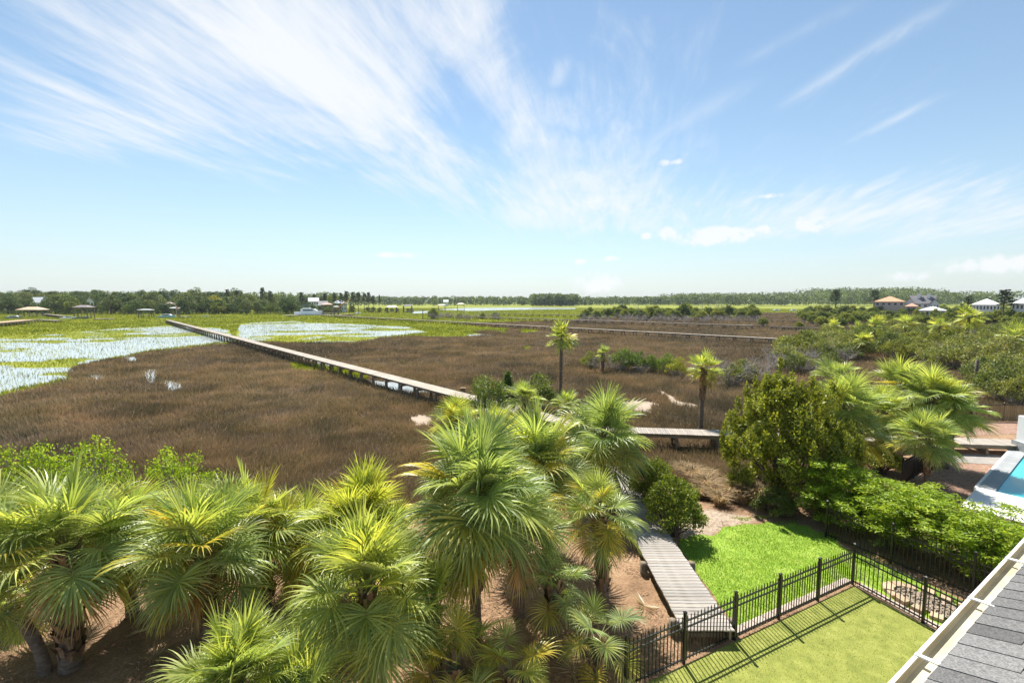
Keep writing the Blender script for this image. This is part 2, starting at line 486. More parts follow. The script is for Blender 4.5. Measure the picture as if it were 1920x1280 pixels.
# ground: what grows or lies there is written per vertex (yard litter, green marsh, sand)
m = bpy.data.materials.new('ground')
m.use_nodes = True
t = NT(m.node_tree)
c = t.n('ShaderNodeTexCoord').outputs['Object']
cov = t.n('ShaderNodeAttribute', {'attribute_name': 'cov'})
sp = t.n('ShaderNodeSeparateColor', Color=cov.outputs['Color'])
n1 = t.n('ShaderNodeTexNoise', Vector=c, Scale=0.9, Detail=8.0, Roughness=0.65).outputs[0]
n2 = t.n('ShaderNodeTexNoise', Vector=c, Scale=14.0, Detail=6.0, Roughness=0.7).outputs[0]
n3 = t.n('ShaderNodeTexNoise', Vector=c, Scale=0.03, Detail=6.0, Roughness=0.6).outputs[0]
nn = t.m('ADD', t.m('MULTIPLY', n1, 0.5), t.m('MULTIPLY', n2, 0.5))
mud = t.ramp(nn, [(0.3, (0.06, 0.042, 0.026)), (0.7, (0.13, 0.092, 0.055))])
litter = t.ramp(nn, [(0.30, (0.11, 0.065, 0.038)), (0.5, (0.27, 0.17, 0.10)), (0.70, (0.45, 0.31, 0.20))])
green = t.ramp(n3, [(0.3, (0.14, 0.17, 0.025)), (0.5, (0.21, 0.235, 0.03)), (0.7, (0.29, 0.29, 0.035))])
sand = t.ramp(nn, [(0.3, (0.27, 0.21, 0.15)), (0.7, (0.48, 0.39, 0.30))])
col = t.mix(sp.outputs[1], mud, green)
col = t.mix(sp.outputs[0], col, litter)
col = t.mix(sp.outputs[2], col, sand)
bp = t.n('ShaderNodeBump', Height=n2, Strength=0.8, Distance=0.03)
b = t.n('ShaderNodeBsdfPrincipled', Base_Color=col, Roughness=0.95, Normal=bp.outputs[0])
b.inputs['Specular IOR Level'].default_value = 0.1
t.n('ShaderNodeOutputMaterial', Surface=b.outputs[0])
MAT['ground'] = m

# ---------------------------------------------------------------- the lie of the land
def upoly(px, z=0.0):
    return [U(x, y, z) for x, y in px]


YARD = 0.4
EDGE_X = [-60, -30, -20, -8, -3, 4, 9, 14, 18, 24, 40, 80, 140]
EDGE_Y = [8, 12, 14, 17.5, 19, 21, 19, 20, 22, 27, 34, 40, 50]


def yard_mask(x, y):
    e = np.interp(x, EDGE_X, EDGE_Y) + 2.2 * (fbm(x * .35, y * .35, 31, 3) - .5)
    return sstep(e - y, -1.2, 1.2)


BROWN = upoly([(-700, 800), (-200, 770), (0, 745), (110, 715), (130, 690), (200, 672), (330, 655), (440, 640), (552, 642), (660, 641), (705, 632), (755, 630), (880, 630), (925, 626), (935, 616),
               (860, 606), (960, 603), (1075, 600), (1090, 596), (1420, 594), (1430, 586), (1700, 588), (1920, 600), (2600, 640)]) + [(60, -30), (-60, -30)]
WETS = [upoly([(-500, 760), (0, 738), (110, 712), (130, 690), (200, 670), (330, 652), (440, 637), (425, 618), (330, 610), (150, 622), (0, 634), (-400, 650)]),
        upoly([(440, 640), (552, 641), (660, 640), (705, 631), (810, 622), (760, 612), (640, 606), (540, 602), (450, 606)]),
        upoly([(880, 626), (900, 631), (930, 629), (915, 624)])]
POOLS = [upoly([(690, 712), (745, 716), (812, 736), (775, 737), (705, 722)]), upoly([(545, 666), (590, 672), (640, 690), (600, 684)]),
         upoly([(170, 703), (190, 700), (196, 709), (176, 712)]), upoly([(270, 695), (290, 692), (292, 718), (276, 716)]), upoly([(305, 712), (330, 716), (345, 728), (318, 732)]),
         upoly([(240, 670), (252, 668), (256, 676), (244, 678)])]
RIVERS = [upoly([(820, 580.2), (870, 577.2), (1000, 576.4), (1078, 577.2), (1080, 579.6), (960, 581), (880, 583)]), upoly([(770, 584), (812, 582.5), (812, 586), (775, 588)]),
          upoly([(530, 591.2), (650, 590.6), (650, 589.6), (530, 590)])]
SANDS = [upoly([(768, 783), (790, 778), (812, 783), (806, 796), (780, 797)]), upoly([(1165, 754), (1195, 751), (1235, 757), (1222, 771), (1185, 772), (1168, 764)]),
         upoly([(1233, 727), (1243, 733), (1262, 742), (1272, 752), (1312, 760), (1308, 764), (1270, 760), (1258, 750), (1240, 738)]),
         upoly([(1290, 962), (1330, 955), (1420, 972), (1380, 985), (1350, 985), (1335, 1010), (1310, 1014), (1280, 1012)], YARD)]
GRASSY = [upoly([(976, 651), (992, 649), (1000, 654), (982, 656)]), upoly([(565, 678), (640, 688), (700, 706), (690, 712), (620, 698), (560, 690)]), upoly([(960, 617), (1000, 617), (1000, 622), (960, 623)])]
DARKS = [upoly([(885, 622), (910, 619), (940, 621), (938, 628), (905, 627)])]


def any_in(polys, x, y):
    r = np.zeros(np.shape(x), bool)
    for p in polys:
        r |= inside(p, x, y)
    return r


def classify(x, y):
    """brown, wet, pool/river, sand as boolean arrays, edges roughened"""
    d = np.hypot(x, y)
    w = 0.05 * d
    jx = x + w * (fbm(x / (w + .8) * .7, y / (w + .8) * .7, 3, 3) - .5) * 1.6
    jy = y + w * (fbm(x / (w + .8) * .7, y / (w + .8) * .7, 9, 3) - .5) * 1.6
    brown = (inside(BROWN, jx, jy) & ~any_in(GRASSY, jx, jy)) | any_in(DARKS, x, y)
    wet = any_in(WETS, jx, jy) & ~brown
    pool = any_in(POOLS, x, y) | any_in(RIVERS, x, y)
    s = any_in(SANDS, x + .012 * d * (fbm(x * .9, y * .9, 5, 3) - .5) * 2, y + .012 * d * (fbm(x * .9, y * .9, 6, 3) - .5) * 2)
    return brown, wet, pool, s


def wetness(x, y):
    """bands of open water: drawn out across the tide's run"""
    return 0.6 * fbm(x * .030 + y * .012, y * .085 - x * .02, 21, 4) + 0.4 * fbm(x * .16, y * .3, 25, 3)


th = np.concatenate([np.linspace(-180, -66, 20, endpoint=False), np.linspace(-66, 66, 270, endpoint=False), np.linspace(66, 180, 20)])
th = np.radians(th)
rr = np.concatenate([[0.0, 1.5], np.geomspace(3.0, 1600, 420), [2500, 5000, 9000]])
TH, RR = np.meshgrid(th, rr)
gx, gy = RR * np.sin(TH), RR * np.cos(TH)
brown, wet, pool, sandm = classify(gx, gy)
ym = yard_mask(gx, gy)
gz = 0.10 * (fbm(gx * .12, gy * .12, 41, 3) - .5)
wn = wetness(gx, gy)
gz = np.where(wet, -0.06 + 0.5 * (0.44 - wn), gz)
gz = np.where(pool & (ym < .5), -0.35, gz)
gz = np.where((~wet) & (~pool), np.maximum(gz, -0.03), gz)
gz = np.where(np.hypot(gx, gy) > 1700, 0.0, gz)
gz = gz * (1 - ym) + YARD * ym
nT, nR = len(th), len(rr)
idx = np.arange(nT * nR).reshape(nR, nT)
fq = np.stack([idx[:-1, :-1], idx[:-1, 1:], idx[1:, 1:], idx[1:, :-1]], -1).reshape(-1, 4)[:, ::-1]
me = mesh_np('ground', np.stack([gx, gy, gz], -1).reshape(-1, 3), fq, MAT['ground'], smooth=True)
ca_ = me.attributes.new('cov', 'FLOAT_COLOR', 'POINT')
cv = np.zeros((nT * nR, 4), np.float32)
cv[:, 0] = ym.ravel()
cv[:, 1] = (~brown).ravel() * (1 - ym.ravel())
cv[:, 2] = sandm.ravel()
cv[:, 3] = 1
ca_.data.foreach_set('color', cv.ravel())
ob('ground', me, kind='structure')


def gh(x, y):
    a = np.array([float(x)]), np.array([float(y)])
    return float(YARD * yard_mask(*a)[0])


wm = MB()
wm.add([(-1500, 20, -0.06), (1500, 20, -0.06), (1500, 1500, -0.06), (-1500, 1500, -0.06)], [(0, 1, 2, 3)])
wm.obj('water', MAT['water'], kind='structure')


def sheet(name, poly, z, mat, n=6, kind='structure'):
    mb = MB()
    mb.add([(x, y, z) for x, y in poly], [tuple(range(len(poly)))])
    return mb.obj(name, mat, kind=kind)


# ---------------------------------------------------------------- grass of the marsh
def blades(name, x, y, z, h, w, lean, mat, label, cat, bend=False):
    n = len(x)
    a = RNG.uniform(0, 2 * np.pi, n)
    la = RNG.uniform(0, 2 * np.pi, n) if not bend else 4 * np.pi * fbm(x * .22, y * .22, 91, 3) + RNG.normal(0, .7, n)
    hw = w / 2
    sx, sy = np.cos(a) * hw, np.sin(a) * hw
    tx, ty = x + np.cos(la) * lean * h, y + np.sin(la) * lean * h
    V = np.stack([np.stack([x - sx, y - sy, z], -1), np.stack([x + sx, y + sy, z], -1), np.stack([tx, ty, z + h], -1)], 1).reshape(-1, 3)
    fa = np.arange(3 * n).reshape(-1, 3)
    return ob(name, mesh_np(name, V, fa, mat, tint=np.repeat(RNG.uniform(0, 1, n) if not bend else np.clip(.5 + 1.5 * (fbm(x * .45, y * .45, 95, 3) - .5) + RNG.normal(0, .22, n), 0, 1), 3)), label=label, cat=cat, kind='stuff')


def scatter(n, r0, r1, deg=58):
    r = np.exp(RNG.uniform(math.log(r0), math.log(r1), n))
    a = np.radians(RNG.uniform(-deg, deg, n))
    return r * np.sin(a), r * np.cos(a), r


x, y, r = scatter(1150000, 15, 640)
brown, wet, pool, sandm = classify(x, y)
ym = yard_mask(x, y)
dens = np.where(wet, np.clip((0.50 - wetness(x, y)) * 6, 0.16, 0.85), 1.0)
chan = (np.abs(fbm(x * .035, y * .05, 88, 4) - .5) < .008) & brown & (RNG.uniform(0, 1, len(x)) < .0)
ok = (ym < 0.25) & (~pool | ((r < 90) & (x < -25) & (RNG.uniform(0, 1, len(x)) < .3))) & ~sandm & ~chan & (RNG.uniform(0, 1, len(x)) < dens)
clear = fbm(x * .5, y * .5, 77, 3)
for nm, sel, mat, hh, lab, cat in (('brown_marsh_rush', ok & brown, MAT['brownblade'], .62, 'brown needle rush covering the marsh flat', 'grass'),
                                   ('green_cordgrass', ok & ~brown, MAT['greenblade'], .55, 'yellow green cordgrass of the far wet marsh', 'grass')):
    X, Y, R_ = x[sel], y[sel], r[sel]
    big = .5 * fbm(X * .13, Y * .13, 51, 3) + .5 * fbm(X * .7, Y * .7, 53, 2)
    h = hh * (0.25 + 1.25 * big) * RNG.uniform(.55, 1.1, len(X))
    if nm == 'green_cordgrass':
        h = np.where(wet[sel], h * .75, h)
    blades(nm, X, Y, np.full(len(X), -0.05), h, np.where(wet[sel], .6, 1.0) * (R_ * .00115 + .004), RNG.uniform(.1, .7, len(X)), mat, lab, cat, bend=True)

# ---------------------------------------------------------------- yard: lawn, turf, edging
FA, FB = (1.0, 8.66), (10.4, 13.2)            # near fence line
FD = Vector((FB[0] - FA[0], FB[1] - FA[1], 0)).normalized()
FN = Vector((-FD.y, FD.x, 0))
FC = (12.35, 8.2)                             # end of the side fence, by the house
lawn_poly = []
edge = upoly([(1372, 1168), (1340, 1120), (1300, 1062), (1268, 1018), (1300, 1008), (1340, 1000), (1372, 985), (1420, 978), (1500, 985), (1560, 1005), (1610, 1040)], YARD) + [(12.2, 14.4), (13.1, 12.2), (13.6, 9.5), (12.6, 8.4), (10.7, 13.3)]
edge += [(FB[0] + FN.x * .3, FB[1] + FN.y * .3), (5.85, 11.3)]
for i, p in enumerate(edge):
    q = edge[(i + 1) % len(edge)]
    L = math.hypot(q[0] - p[0], q[1] - p[1])
    k = max(1, int(L / .25))
    for j in range(k):
        a = j / k
        X, Y = p[0] + (q[0] - p[0]) * a, p[1] + (q[1] - p[1]) * a
        wob = .16 if 2 < i < 10 else .03
        lawn_poly.append((X + random.uniform(-wob, wob), Y + random.uniform(-wob, wob)))
sheet('lawn', lawn_poly, YARD + .006, MAT['lawn'])
turf_poly = [(FA[0], FA[1] - .05), (FB[0] - .05, FB[1] - .1), (FC[0] - .05, FC[1]), (9, 4.5), (1.5, 5.5)]
sheet('turf', turf_poly, YARD + .010, MAT['turf'])


def fill(poly, n, keep=None):
    P = np.array(poly)
    x = RNG.uniform(P[:, 0].min(), P[:, 0].max(), n)
    y = RNG.uniform(P[:, 1].min(), P[:, 1].max(), n)
    k = inside(poly, x, y)
    return x[k], y[k]


lc = np.mean(np.array(lawn_poly), 0)
X, Y = fill([(lc[0] + (p_[0] - lc[0]) * 1.14, lc[1] + (p_[1] - lc[1]) * 1.14) for p_ in lawn_poly], 150000)
k = inside(lawn_poly, X, Y) | ((fbm(X * 1.3, Y * 1.3, 64, 3) > .52) & (X > 5.75) & (Y > 13.9 + .4 * (X - 10) * (X < 10)))
X, Y = X[k], Y[k]
k = fbm(X * .8, Y * .8, 61, 3) + .25 * RNG.uniform(-1, 1, len(X)) > .30
X, Y = X[k], Y[k]
blades('lawn_grass', X, Y, np.full(len(X), YARD), RNG.uniform(.03, .075, len(X)), np.full(len(X), .014), RNG.uniform(.1, .8, len(X)), MAT['lawnblade'], 'bright green mown lawn grass beside the near boardwalk', 'grass')
X, Y = fill(turf_poly, 90000)
blades('turf_grass', X, Y, np.full(len(X), YARD), RNG.uniform(.02, .04, len(X)), np.full(len(X), .012), RNG.uniform(.2, .9, len(X)), MAT['turfblade'], 'olive green artificial turf inside the black fence', 'turf')

# pine straw and fallen bits on the open soil
r = np.exp(RNG.uniform(math.log(6.5), math.log(26), 90000))
a = np.radians(RNG.uniform(-56, 56, 90000))
X, Y = r * np.sin(a), r * np.cos(a)
k = (yard_mask(X, Y) > .75) & ~inside(lawn_poly, X, Y) & ~inside(turf_poly, X, Y) & (fbm(X * .9, Y * .9, 71, 3) > .40)
X, Y = X[k], Y[k]
n = len(X)
a = RNG.uniform(0, 2 * np.pi, n)
L = RNG.uniform(.03, .13, n)
ex, ey = np.cos(a) * L, np.sin(a) * L
wx, wy = -np.sin(a) * .007, np.cos(a) * .007
Z = np.full(n, YARD)
V = np.stack([np.stack([X - ex, Y - ey, Z + .004], -1), np.stack([X + wx * 2, Y + wy * 2, Z + .012], -1), np.stack([X + ex, Y + ey, Z + RNG.uniform(.004, .05, n)], -1)], 1).reshape(-1, 3)
ob('pine_straw', mesh_np('pine_straw', V, np.arange(3 * n).reshape(-1, 3), MAT['straw'], tint=np.repeat(RNG.uniform(0, 1, n), 3)), label='loose tan pine straw lying under the palms', cat='straw', kind='stuff')

# ---------------------------------------------------------------- boardwalks and docks
PLANK = {}


def plank_mesh(w, d=.138, t=.035):
    key = (round(w, 3), d)
    if key not in PLANK:
        mb = MB()
        b = .006
        vs = []
        for z, i in ((-t, 0), (-b, 0), (0, b)):
            vs += [(-w / 2 + i, -d / 2 + i, z), (w / 2 - i, -d / 2 + i, z), (w / 2 - i, d / 2 - i, z), (-w / 2 + i, d / 2 - i, z)]
        fs = [(3, 2, 1, 0), (8, 9, 10, 11)]
        for L in (0, 4):
            fs += [(L + k, L + (k + 1) % 4, L + 4 + (k + 1) % 4, L + 4 + k) for k in range(4)]
        mb.add(vs, fs)
        PLANK[key] = mb.mesh('plank', MAT['deck'])
    return PLANK[key]


def walkway(name, label, A, B, w, z, z2=None, single=True, pile=3.0, gz=0.0, pile_r=.1, tone=(1, 1, 1), group=None, prail=0.0, cat='boardwalk', inset=.12, skip0=0.0, shortpiles=True, stringer=.22, pitch=.146):
    z2 = z if z2 is None else z2
    A, B = Vector((*A, z)), Vector((*B, z2))
    d = (B - A)
    L = d.length
    d.normalize()
    rz = math.atan2(d.y, d.x) - math.pi / 2
    T = thing(name, label, cat, (A.x, A.y, 0), rz, group)
    slope = math.atan2(z2 - z, L)
    n = int(L / pitch)
    zf = lambda s: z + (z2 - z) * s / L
    if single:
        me = plank_mesh(w)
        for i in range(n):
            s = (i + .5) * pitch
            g_ = random.uniform(.86, 1.1)
            warm = random.uniform(-.03, .03)
            ob('plank', me, T, (random.uniform(-.012, .012), s, zf(s) + random.uniform(-.003, .003)), (slope, random.uniform(-.004, .004), random.uniform(-.006, .006)),
               color=(g_ * tone[0] + warm, g_ * tone[1], g_ * tone[2] - warm))
    else:
        mb = MB()
        for i in range(n):
            s = (i + .5) * pitch
            hw = w / 2 + random.uniform(-.015, .015)
            mb.box(-hw, hw, s - pitch * .47, s + pitch * .47, zf(s) - .035, zf(s) + random.uniform(-.004, .004))
        mb.obj('deck_boards', MAT['deckfar'], T, color=tone, kind='stuff')
    for sx in (-1, 1):
        x = sx * (w / 2 - inset)
        mb = MB()
        mb.bar((x, skip0, zf(skip0) - .036 - stringer / 2), (x, L, z2 - .036 - stringer / 2), .05, stringer)
        mb.obj('stringer', MAT['timber'], T, color=(1.25, 1.2, 1.1))
    mb = MB()
    mb.tube([(0, 0, 0), (0, 0, .5), (0, 0, 1.0)], [pile_r * 1.05, pile_r, pile_r * .95], 8)
    pme = mb.mesh('piling', MAT['timber'])
    mb = MB()
    mb.box(-w / 2 - .12, w / 2 + .12, -.045, .045, -.18, 0)
    cme = mb.mesh('cross_beam', MAT['timber'])
    k = int((L - skip0) / pile)
    for i in range(k + 1):
        s = skip0 + min(.3 + i * pile, L - skip0 - .1)
        top = zf(s) - .04 - stringer
        ob('cross_beam', cme, T, (0, s, top), color=(1.2, 1.15, 1.05))
        for sx in (-1, 1):
            ph = top + (.0 if shortpiles else stringer + .03) + .0
            ob('piling', pme, T, (sx * (w / 2 + (-.02 if shortpiles else .11)), s + .10, gz - .5), (0, 0, random.uniform(0, 3)), (1, 1, ph - gz + .5), color=(1.1, 1.05, .95))
    return T


JN = (4.9, 28.2)
walkway('boardwalk', 'weathered grey boardwalk running between the lawn and the palms', (4.95, 10.75), (4.85, 27.2), 1.32, YARD + .38, single=True, pile=2.6, gz=YARD - .3, pile_r=.11, shortpiles=False)
walkway('boardwalk', 'grey boardwalk crossing behind the big shrub toward the neighbouring yard', JN, (28.9, 25.3), 1.3, 1.0, single=True, pile=2.4, gz=0, pile_r=.09, tone=(1.02, .98, .93))
walkway('dock', 'long plank dock on pilings stretching over the marsh to the far creek', (4.3, 28.0), (-142, 188), 1.5, 1.25, 1.35, single=False, pile=3.0, gz=-.2, pile_r=.14, cat='dock', tone=(1.0, .96, .9), stringer=.18)
walkway('dock', 'thin straight dock crossing the brown marsh behind the lone palm', (63, 89), (-112, 268), 1.4, 1.2, single=False, pile=3.6, gz=-.2, pile_r=.13, cat='dock', tone=(.98, .95, .9), pitch=.3)
walkway('dock', 'distant dock passing in front of the wooded hammock', (78, 147), (-40, 252), 1.5, 1.3, single=False, pile=4.2, gz=-.2, pile_r=.15, cat='dock', tone=(.85, .82, .8), pitch=.3)
walkway('dock', 'far dock on many tall pilings by the river water', U(1085, 590.5, 1.5), U(925, 587, 1.5), 1.6, 1.5, single=False, pile=4.5, gz=-.2, pile_r=.2, cat='dock', tone=(.9, .88, .85), pitch=.4)
walkway('dock', 'dark low dock between the hammock and the right thicket', U(1545, 615, 1), U(1446, 611.5, 1), 1.4, 1.0, single=False, pile=3.5, gz=-.2, pile_r=.15, cat='dock', tone=(.5, .45, .42), pitch=.3)
walkway('dock', 'farthest dark dock at the right above the brown flat', U(1600, 602.5, 1), U(1445, 599.5, 1), 1.5, 1.0, single=False, pile=4, gz=-.2, pile_r=.15, cat='dock', tone=(.5, .45, .42), pitch=.3)
walkway('dock', 'wide tan dock entering at the left edge of the marsh', (-168, 136), (-201, 190), 4.6, 1.5, single=False, pile=3.5, gz=-.2, pile_r=.17, cat='dock', tone=(1.35, 1.05, .78), pitch=.3, stringer=.4)

p = U(868, 741, .3)
T = thing('marker_post', 'short tan wooden post box beside the start of the long dock', 'post', (*p, 0))
mb = MB(); mb.box(-.22, .22, -.14, .14, 0, .95); mb.obj('post', MAT['slat'], T)
mb = MB(); mb.box(-.27, .27, -.19, .19, .95, 1.02); mb.obj('cap', MAT['slat'], T)

# ---------------------------------------------------------------- fences
def picket_mesh(h, w=.018):
    mb = MB()
    mb.box(-w / 2, w / 2, -w / 2, w / 2, .05, h - .05)
    mb.add([(-w / 2, -w / 2, h - .05), (w / 2, -w / 2, h - .05), (w / 2, w / 2, h - .05), (-w / 2, w / 2, h - .05), (0, 0, h)], [(0, 1, 4), (1, 2, 4), (2, 3, 4), (3, 0, 4)])
    return mb.mesh('picket', MAT['fence'])


def post_mesh(h, w=.06):
    mb = MB()
    mb.box(-w / 2, w / 2, -w / 2, w / 2, 0, h)
    k = w / 2 + .008
    mb.box(-k, k, -k, k, h, h + .018)
    mb.add([(-k, -k, h + .018), (k, -k, h + .018), (k, k, h + .018), (-k, k, h + .018), (0, 0, h + .045)], [(0, 1, 4), (1, 2, 4), (2, 3, 4), (3, 0, 4)])
    return mb.mesh('post', MAT['fence'])


def fence(label, pts, h=1.22, z=YARD, bay=1.83, gap=.11, rails=(.12, .90, 1.06), pw=.06, picket_w=.018, extra_posts=(), first=True):
    T = thing('metal_fence', label, 'fence', (*pts[0], z))
    pm, qm = picket_mesh(h, picket_w), post_mesh(h + .06, pw)
    o = Vector(pts[0])
    for si in range(len(pts) - 1):
        a, b = Vector(pts[si]) - o, Vector(pts[si + 1]) - o
        L = (b - a).length
        d = (b - a) / L
        rz = math.atan2(d.y, d.x)
        nb = max(1, round(L / bay))
        for k in range(nb + 1):
            if k == 0 and si == 0 and not first:
                continue
            if k == 0 and si > 0:
                continue
            p = a + d * (L * k / nb)
            ob('post', qm, T, (p.x, p.y, 0), (0, 0, rz))
        for k in range(nb):
            p0, p1 = a + d * (L * k / nb + pw / 2), a + d * (L * (k + 1) / nb - pw / 2)
            for rzh in rails:
                mb = MB()
                mb.bar((p0.x, p0.y, rzh), (p1.x, p1.y, rzh), .028, .034)
                mb.obj('rail', MAT['fence'], T)
            l2 = (p1 - p0).length
            n = int(l2 / gap)
            for i in range(n):
                p = p0 + d * (l2 * (i + .5) / n)
                ob('picket', pm, T, (p.x, p.y, 0), (0, 0, rz))
    return T


fence('black metal picket fence running between turf and lawn to the boardwalk', [(FB[0], FB[1]), (FB[0] - FD.x * 8.75, FB[1] - FD.y * 8.75)])
fence('black metal picket fence of the turf side, in front of the fire ring', [(FB[0], FB[1]), FC], first=False)
fence('black metal picket fence in shade under the bright green hedge', [(11.5, 16.0), (13.45, 12.6), (16.0, 8.2)], h=1.3)
fence('black metal fence on the left side of the mulch bed, before the pool', [(18.2, 20.6), (23.6, 24.2)], h=1.25, gap=.075)
fence('black metal fence beyond the right boardwalk, meeting the slatted fence', [(25.2, 27.3), (33.2, 32.3)], h=1.25, gap=.075)
T = thing('slat_fence', 'brown slatted fence with black top rail beyond the far mulch', 'fence', (33.4, 32.4, YARD))
mb = MB(); mb.box(-.05, .05, -.01, .01, .05, 1.12); sm = mb.mesh('slat', MAT['slat'])
for i in range(46):
    ob('slat', sm, T, (.12 + i * .145, -i * .006, random.uniform(-.02, .02)))
for zz_ in (.25, 1.16):
    mb = MB(); mb.bar((0, .03, zz_), (6.8, -.25, zz_), .03, .05); mb.obj('rail', MAT['fence'], T)
for i in range(4):
    ob('post', post_mesh(1.3), T, (i * 2.2, .05 - i * .09, 0))

# paver edging outside the fences
T = thing('paver_border', 'row of pinkish pavers along the fence between turf and lawn', 'edging', (FB[0], FB[1], YARD))
mb = MB()
mb.add([(-.19, -.11, -.05), (.19, -.11, -.05), (.19, .11, -.05), (-.19, .11, -.05), (-.19, -.11, .035), (.19, -.11, .035), (.19, .11, .035), (-.19, .11, .035), (-.18, -.10, .05), (.18, -.10, .05), (.18, .10, .05), (-.18, .10, .05)],
       [(8, 9, 10, 11)] + [(L + k, L + (k + 1) % 4, L + 4 + (k + 1) % 4, L + 4 + k) for L in (0, 4) for k in range(4)])
pv = mb.mesh('paver', MAT['paver'])
fa_ = math.atan2(FD.y, FD.x)
for i in range(13):
    q = -FD * (.1 + i * .395) + FN * .17
    ob('paver', pv, T, (q.x, q.y, 0), (0, 0, fa_ + random.uniform(-.02, .02)))
T = thing('paver_border', 'row of pinkish pavers beneath the side fence by the fire ring', 'edging', (FB[0], FB[1], YARD))
sd_ = Vector((FC[0] - FB[0], FC[1] - FB[1], 0)).normalized()
for i in range(12):
    q = sd_ * (.3 + i * .395) + Vector((-sd_.y, sd_.x, 0)) * .14
    ob('paver', pv, T, (q.x, q.y, 0), (0, 0, math.atan2(sd_.y, sd_.x) + random.uniform(-.02, .02)))

# fire ring
T = thing('fire_ring', 'tan stone fire ring filled with wood chips behind the side fence', 'fire pit', (12.0, 12.15, YARD), math.radians(-52))
mb = MB()
mb.add([(-.13, -.16, -.05), (.13, -.16, -.05), (.15, .16, -.05), (-.15, .16, -.05), (-.12, -.15, .11), (.12, -.15, .11), (.14, .15, .11), (-.14, .15, .11)], [(4, 5, 6, 7)] + [(k, (k + 1) % 4, 4 + (k + 1) % 4, 4 + k) for k in range(4)])
st_ = mb.mesh('stone', MAT['ringstone'])
for i in range(17):
    a = 2 * math.pi * i / 17
    ob('stone', st_, T, (math.cos(a) * 1.08, math.sin(a) * .62, random.uniform(-.025, .02)), (random.uniform(-.06, .06), random.uniform(-.06, .06), math.atan2(math.sin(a) / .62, math.cos(a) / 1.08) - math.pi / 2 + random.uniform(-.08, .08)), (random.uniform(.9, 1.1), random.uniform(.7, .9), 1))
vs, fs = [(0, 0, .05)], []
for j in range(1, 5):
    for i in range(24):
        a = 2 * math.pi * i / 24
        vs.append((math.cos(a) * .95 * j / 4, math.sin(a) * .5 * j / 4, .03 + random.uniform(0, .05)))
for i in range(24):
    fs.append((0, 1 + i, 1 + (i + 1) % 24))
    for j in range(3):
        p0 = 1 + j * 24
        fs.append((p0 + i, p0 + 24 + i, p0 + 24 + (i + 1) % 24, p0 + (i + 1) % 24))
mb = MB(); mb.add(vs, fs); mb.obj('chip_fill', MAT['chips'], T)
mb = MB()
for i in range(160):
    a, q = random.uniform(0, 6.28), math.sqrt(random.random())
    M_ = Matrix.Translation((math.cos(a) * .9 * q, math.sin(a) * .46 * q, .075)) @ Euler((random.uniform(-.5, .5), random.uniform(-.5, .5), random.uniform(0, 6))).to_matrix().to_4x4()
    mb.box(-.09, .09, -.014, .014, -.008, .008, M_)
mb.obj('wood_chip', MAT['chips'], T, kind='stuff')

# ---------------------------------------------------------------- the house roof under the camera
EZ = CAMZ - 2.7
e0 = Vector((*U(1665, 1280, EZ), EZ))
e1 = Vector((*U(1920, 1008, EZ), EZ))
ed = (e1 - e0).normalized()
en = Vector((-ed.y, ed.x, 0))                  # outwards
HZ = math.atan2(ed.y, ed.x)
T = thing('house', 'house roof of grey shingles with a white gutter, nearest the viewer', 'house', (e0.x, e0.y, 0), HZ)
# local: x along the eave, y outwards, gutter rim at y = 0
gl0, gl1 = -2.2, 5.2
GW = .145


def extrude(mb, prof, x0, x1):
    n = len(prof)
    vs = [(x0, a, b) for a, b in prof] + [(x1, a, b) for a, b in prof]
    mb.add(vs, [(i, n + i, n + (i + 1) % n, (i + 1) % n) for i in range(n)] + [tuple(range(n)), tuple(range(n, 2 * n))[::-1]])


GT = ob('gutter', None, T)
mb = MB()
extrude(mb, [(0.002, EZ - .01), (0.002, EZ + .002), (-.022, EZ + .002), (-.022, EZ - .004), (-.006, EZ - .012), (-.012, EZ - .05), (-.035, EZ - .085), (-.040, EZ - .11), (-.030, EZ - .115), (0.0, EZ - .05)], gl0, gl1)
mb.obj('rim', MAT['white'], GT)
mb = MB()
extrude(mb, [(-.008, EZ - .014), (-.0125, EZ - .05), (-.03, EZ - .062), (-GW + .01, EZ - .062), (-GW + .008, EZ + .002), (-GW, EZ + .002), (-GW, EZ - .066), (-.030, EZ - .066), (-.010, EZ - .05)], gl0, gl1)
mb.obj('trough', MAT['gutter_in'], GT)
hm = MB()
hm.add([(-.016, .0, .004), (.016, .0, .004), (.022, -GW - .05, .016), (-.022, -GW - .05, .016), (-.016, .0, .014), (.016, .0, .014), (.022, -GW - .05, .03), (-.022, -GW - .05, .03)], [(3, 2, 1, 0), (4, 5, 6, 7), (0, 1, 5, 4), (1, 2, 6, 5), (2, 3, 7, 6), (3, 0, 4, 7)])
hmesh = hm.mesh('hanger', MAT['white'])
for hx in (-.75, .5, 1.77, 2.99, 4.2):
    ob('hanger', hmesh, GT, (hx, 0, EZ), (0, 0, random.uniform(-.05, .05)))
mb = MB()
extrude(mb, [(-GW - .001, EZ - .2), (-GW - .001, EZ - .001), (-GW - .02, EZ - .001), (-GW - .02, EZ - .2)], gl0, gl1)
mb.obj('fascia', MAT['white'], T)
mb = MB()
extrude(mb, [(-GW + .014, EZ + .004), (-GW + .014, EZ + .012), (-GW - .06, EZ + .016), (-GW - .06, EZ + .006)], gl0, gl1)
mb.obj('drip_edge', MAT['gutter_edge'], T)
SLP = math.tan(math.radians(17))
mb = MB()
y0_, y1_ = -GW - .01, -2.6
mb.add([(gl0, y0_, EZ + .004), (gl1, y0_, EZ + .004), (gl1, y1_, EZ + .004 + (y0_ - y1_) * SLP), (gl0, y1_, EZ + .004 + (y0_ - y1_) * SLP)], [(3, 2, 1, 0)])
mb.obj('roof_deck', MAT['shingle'], T)
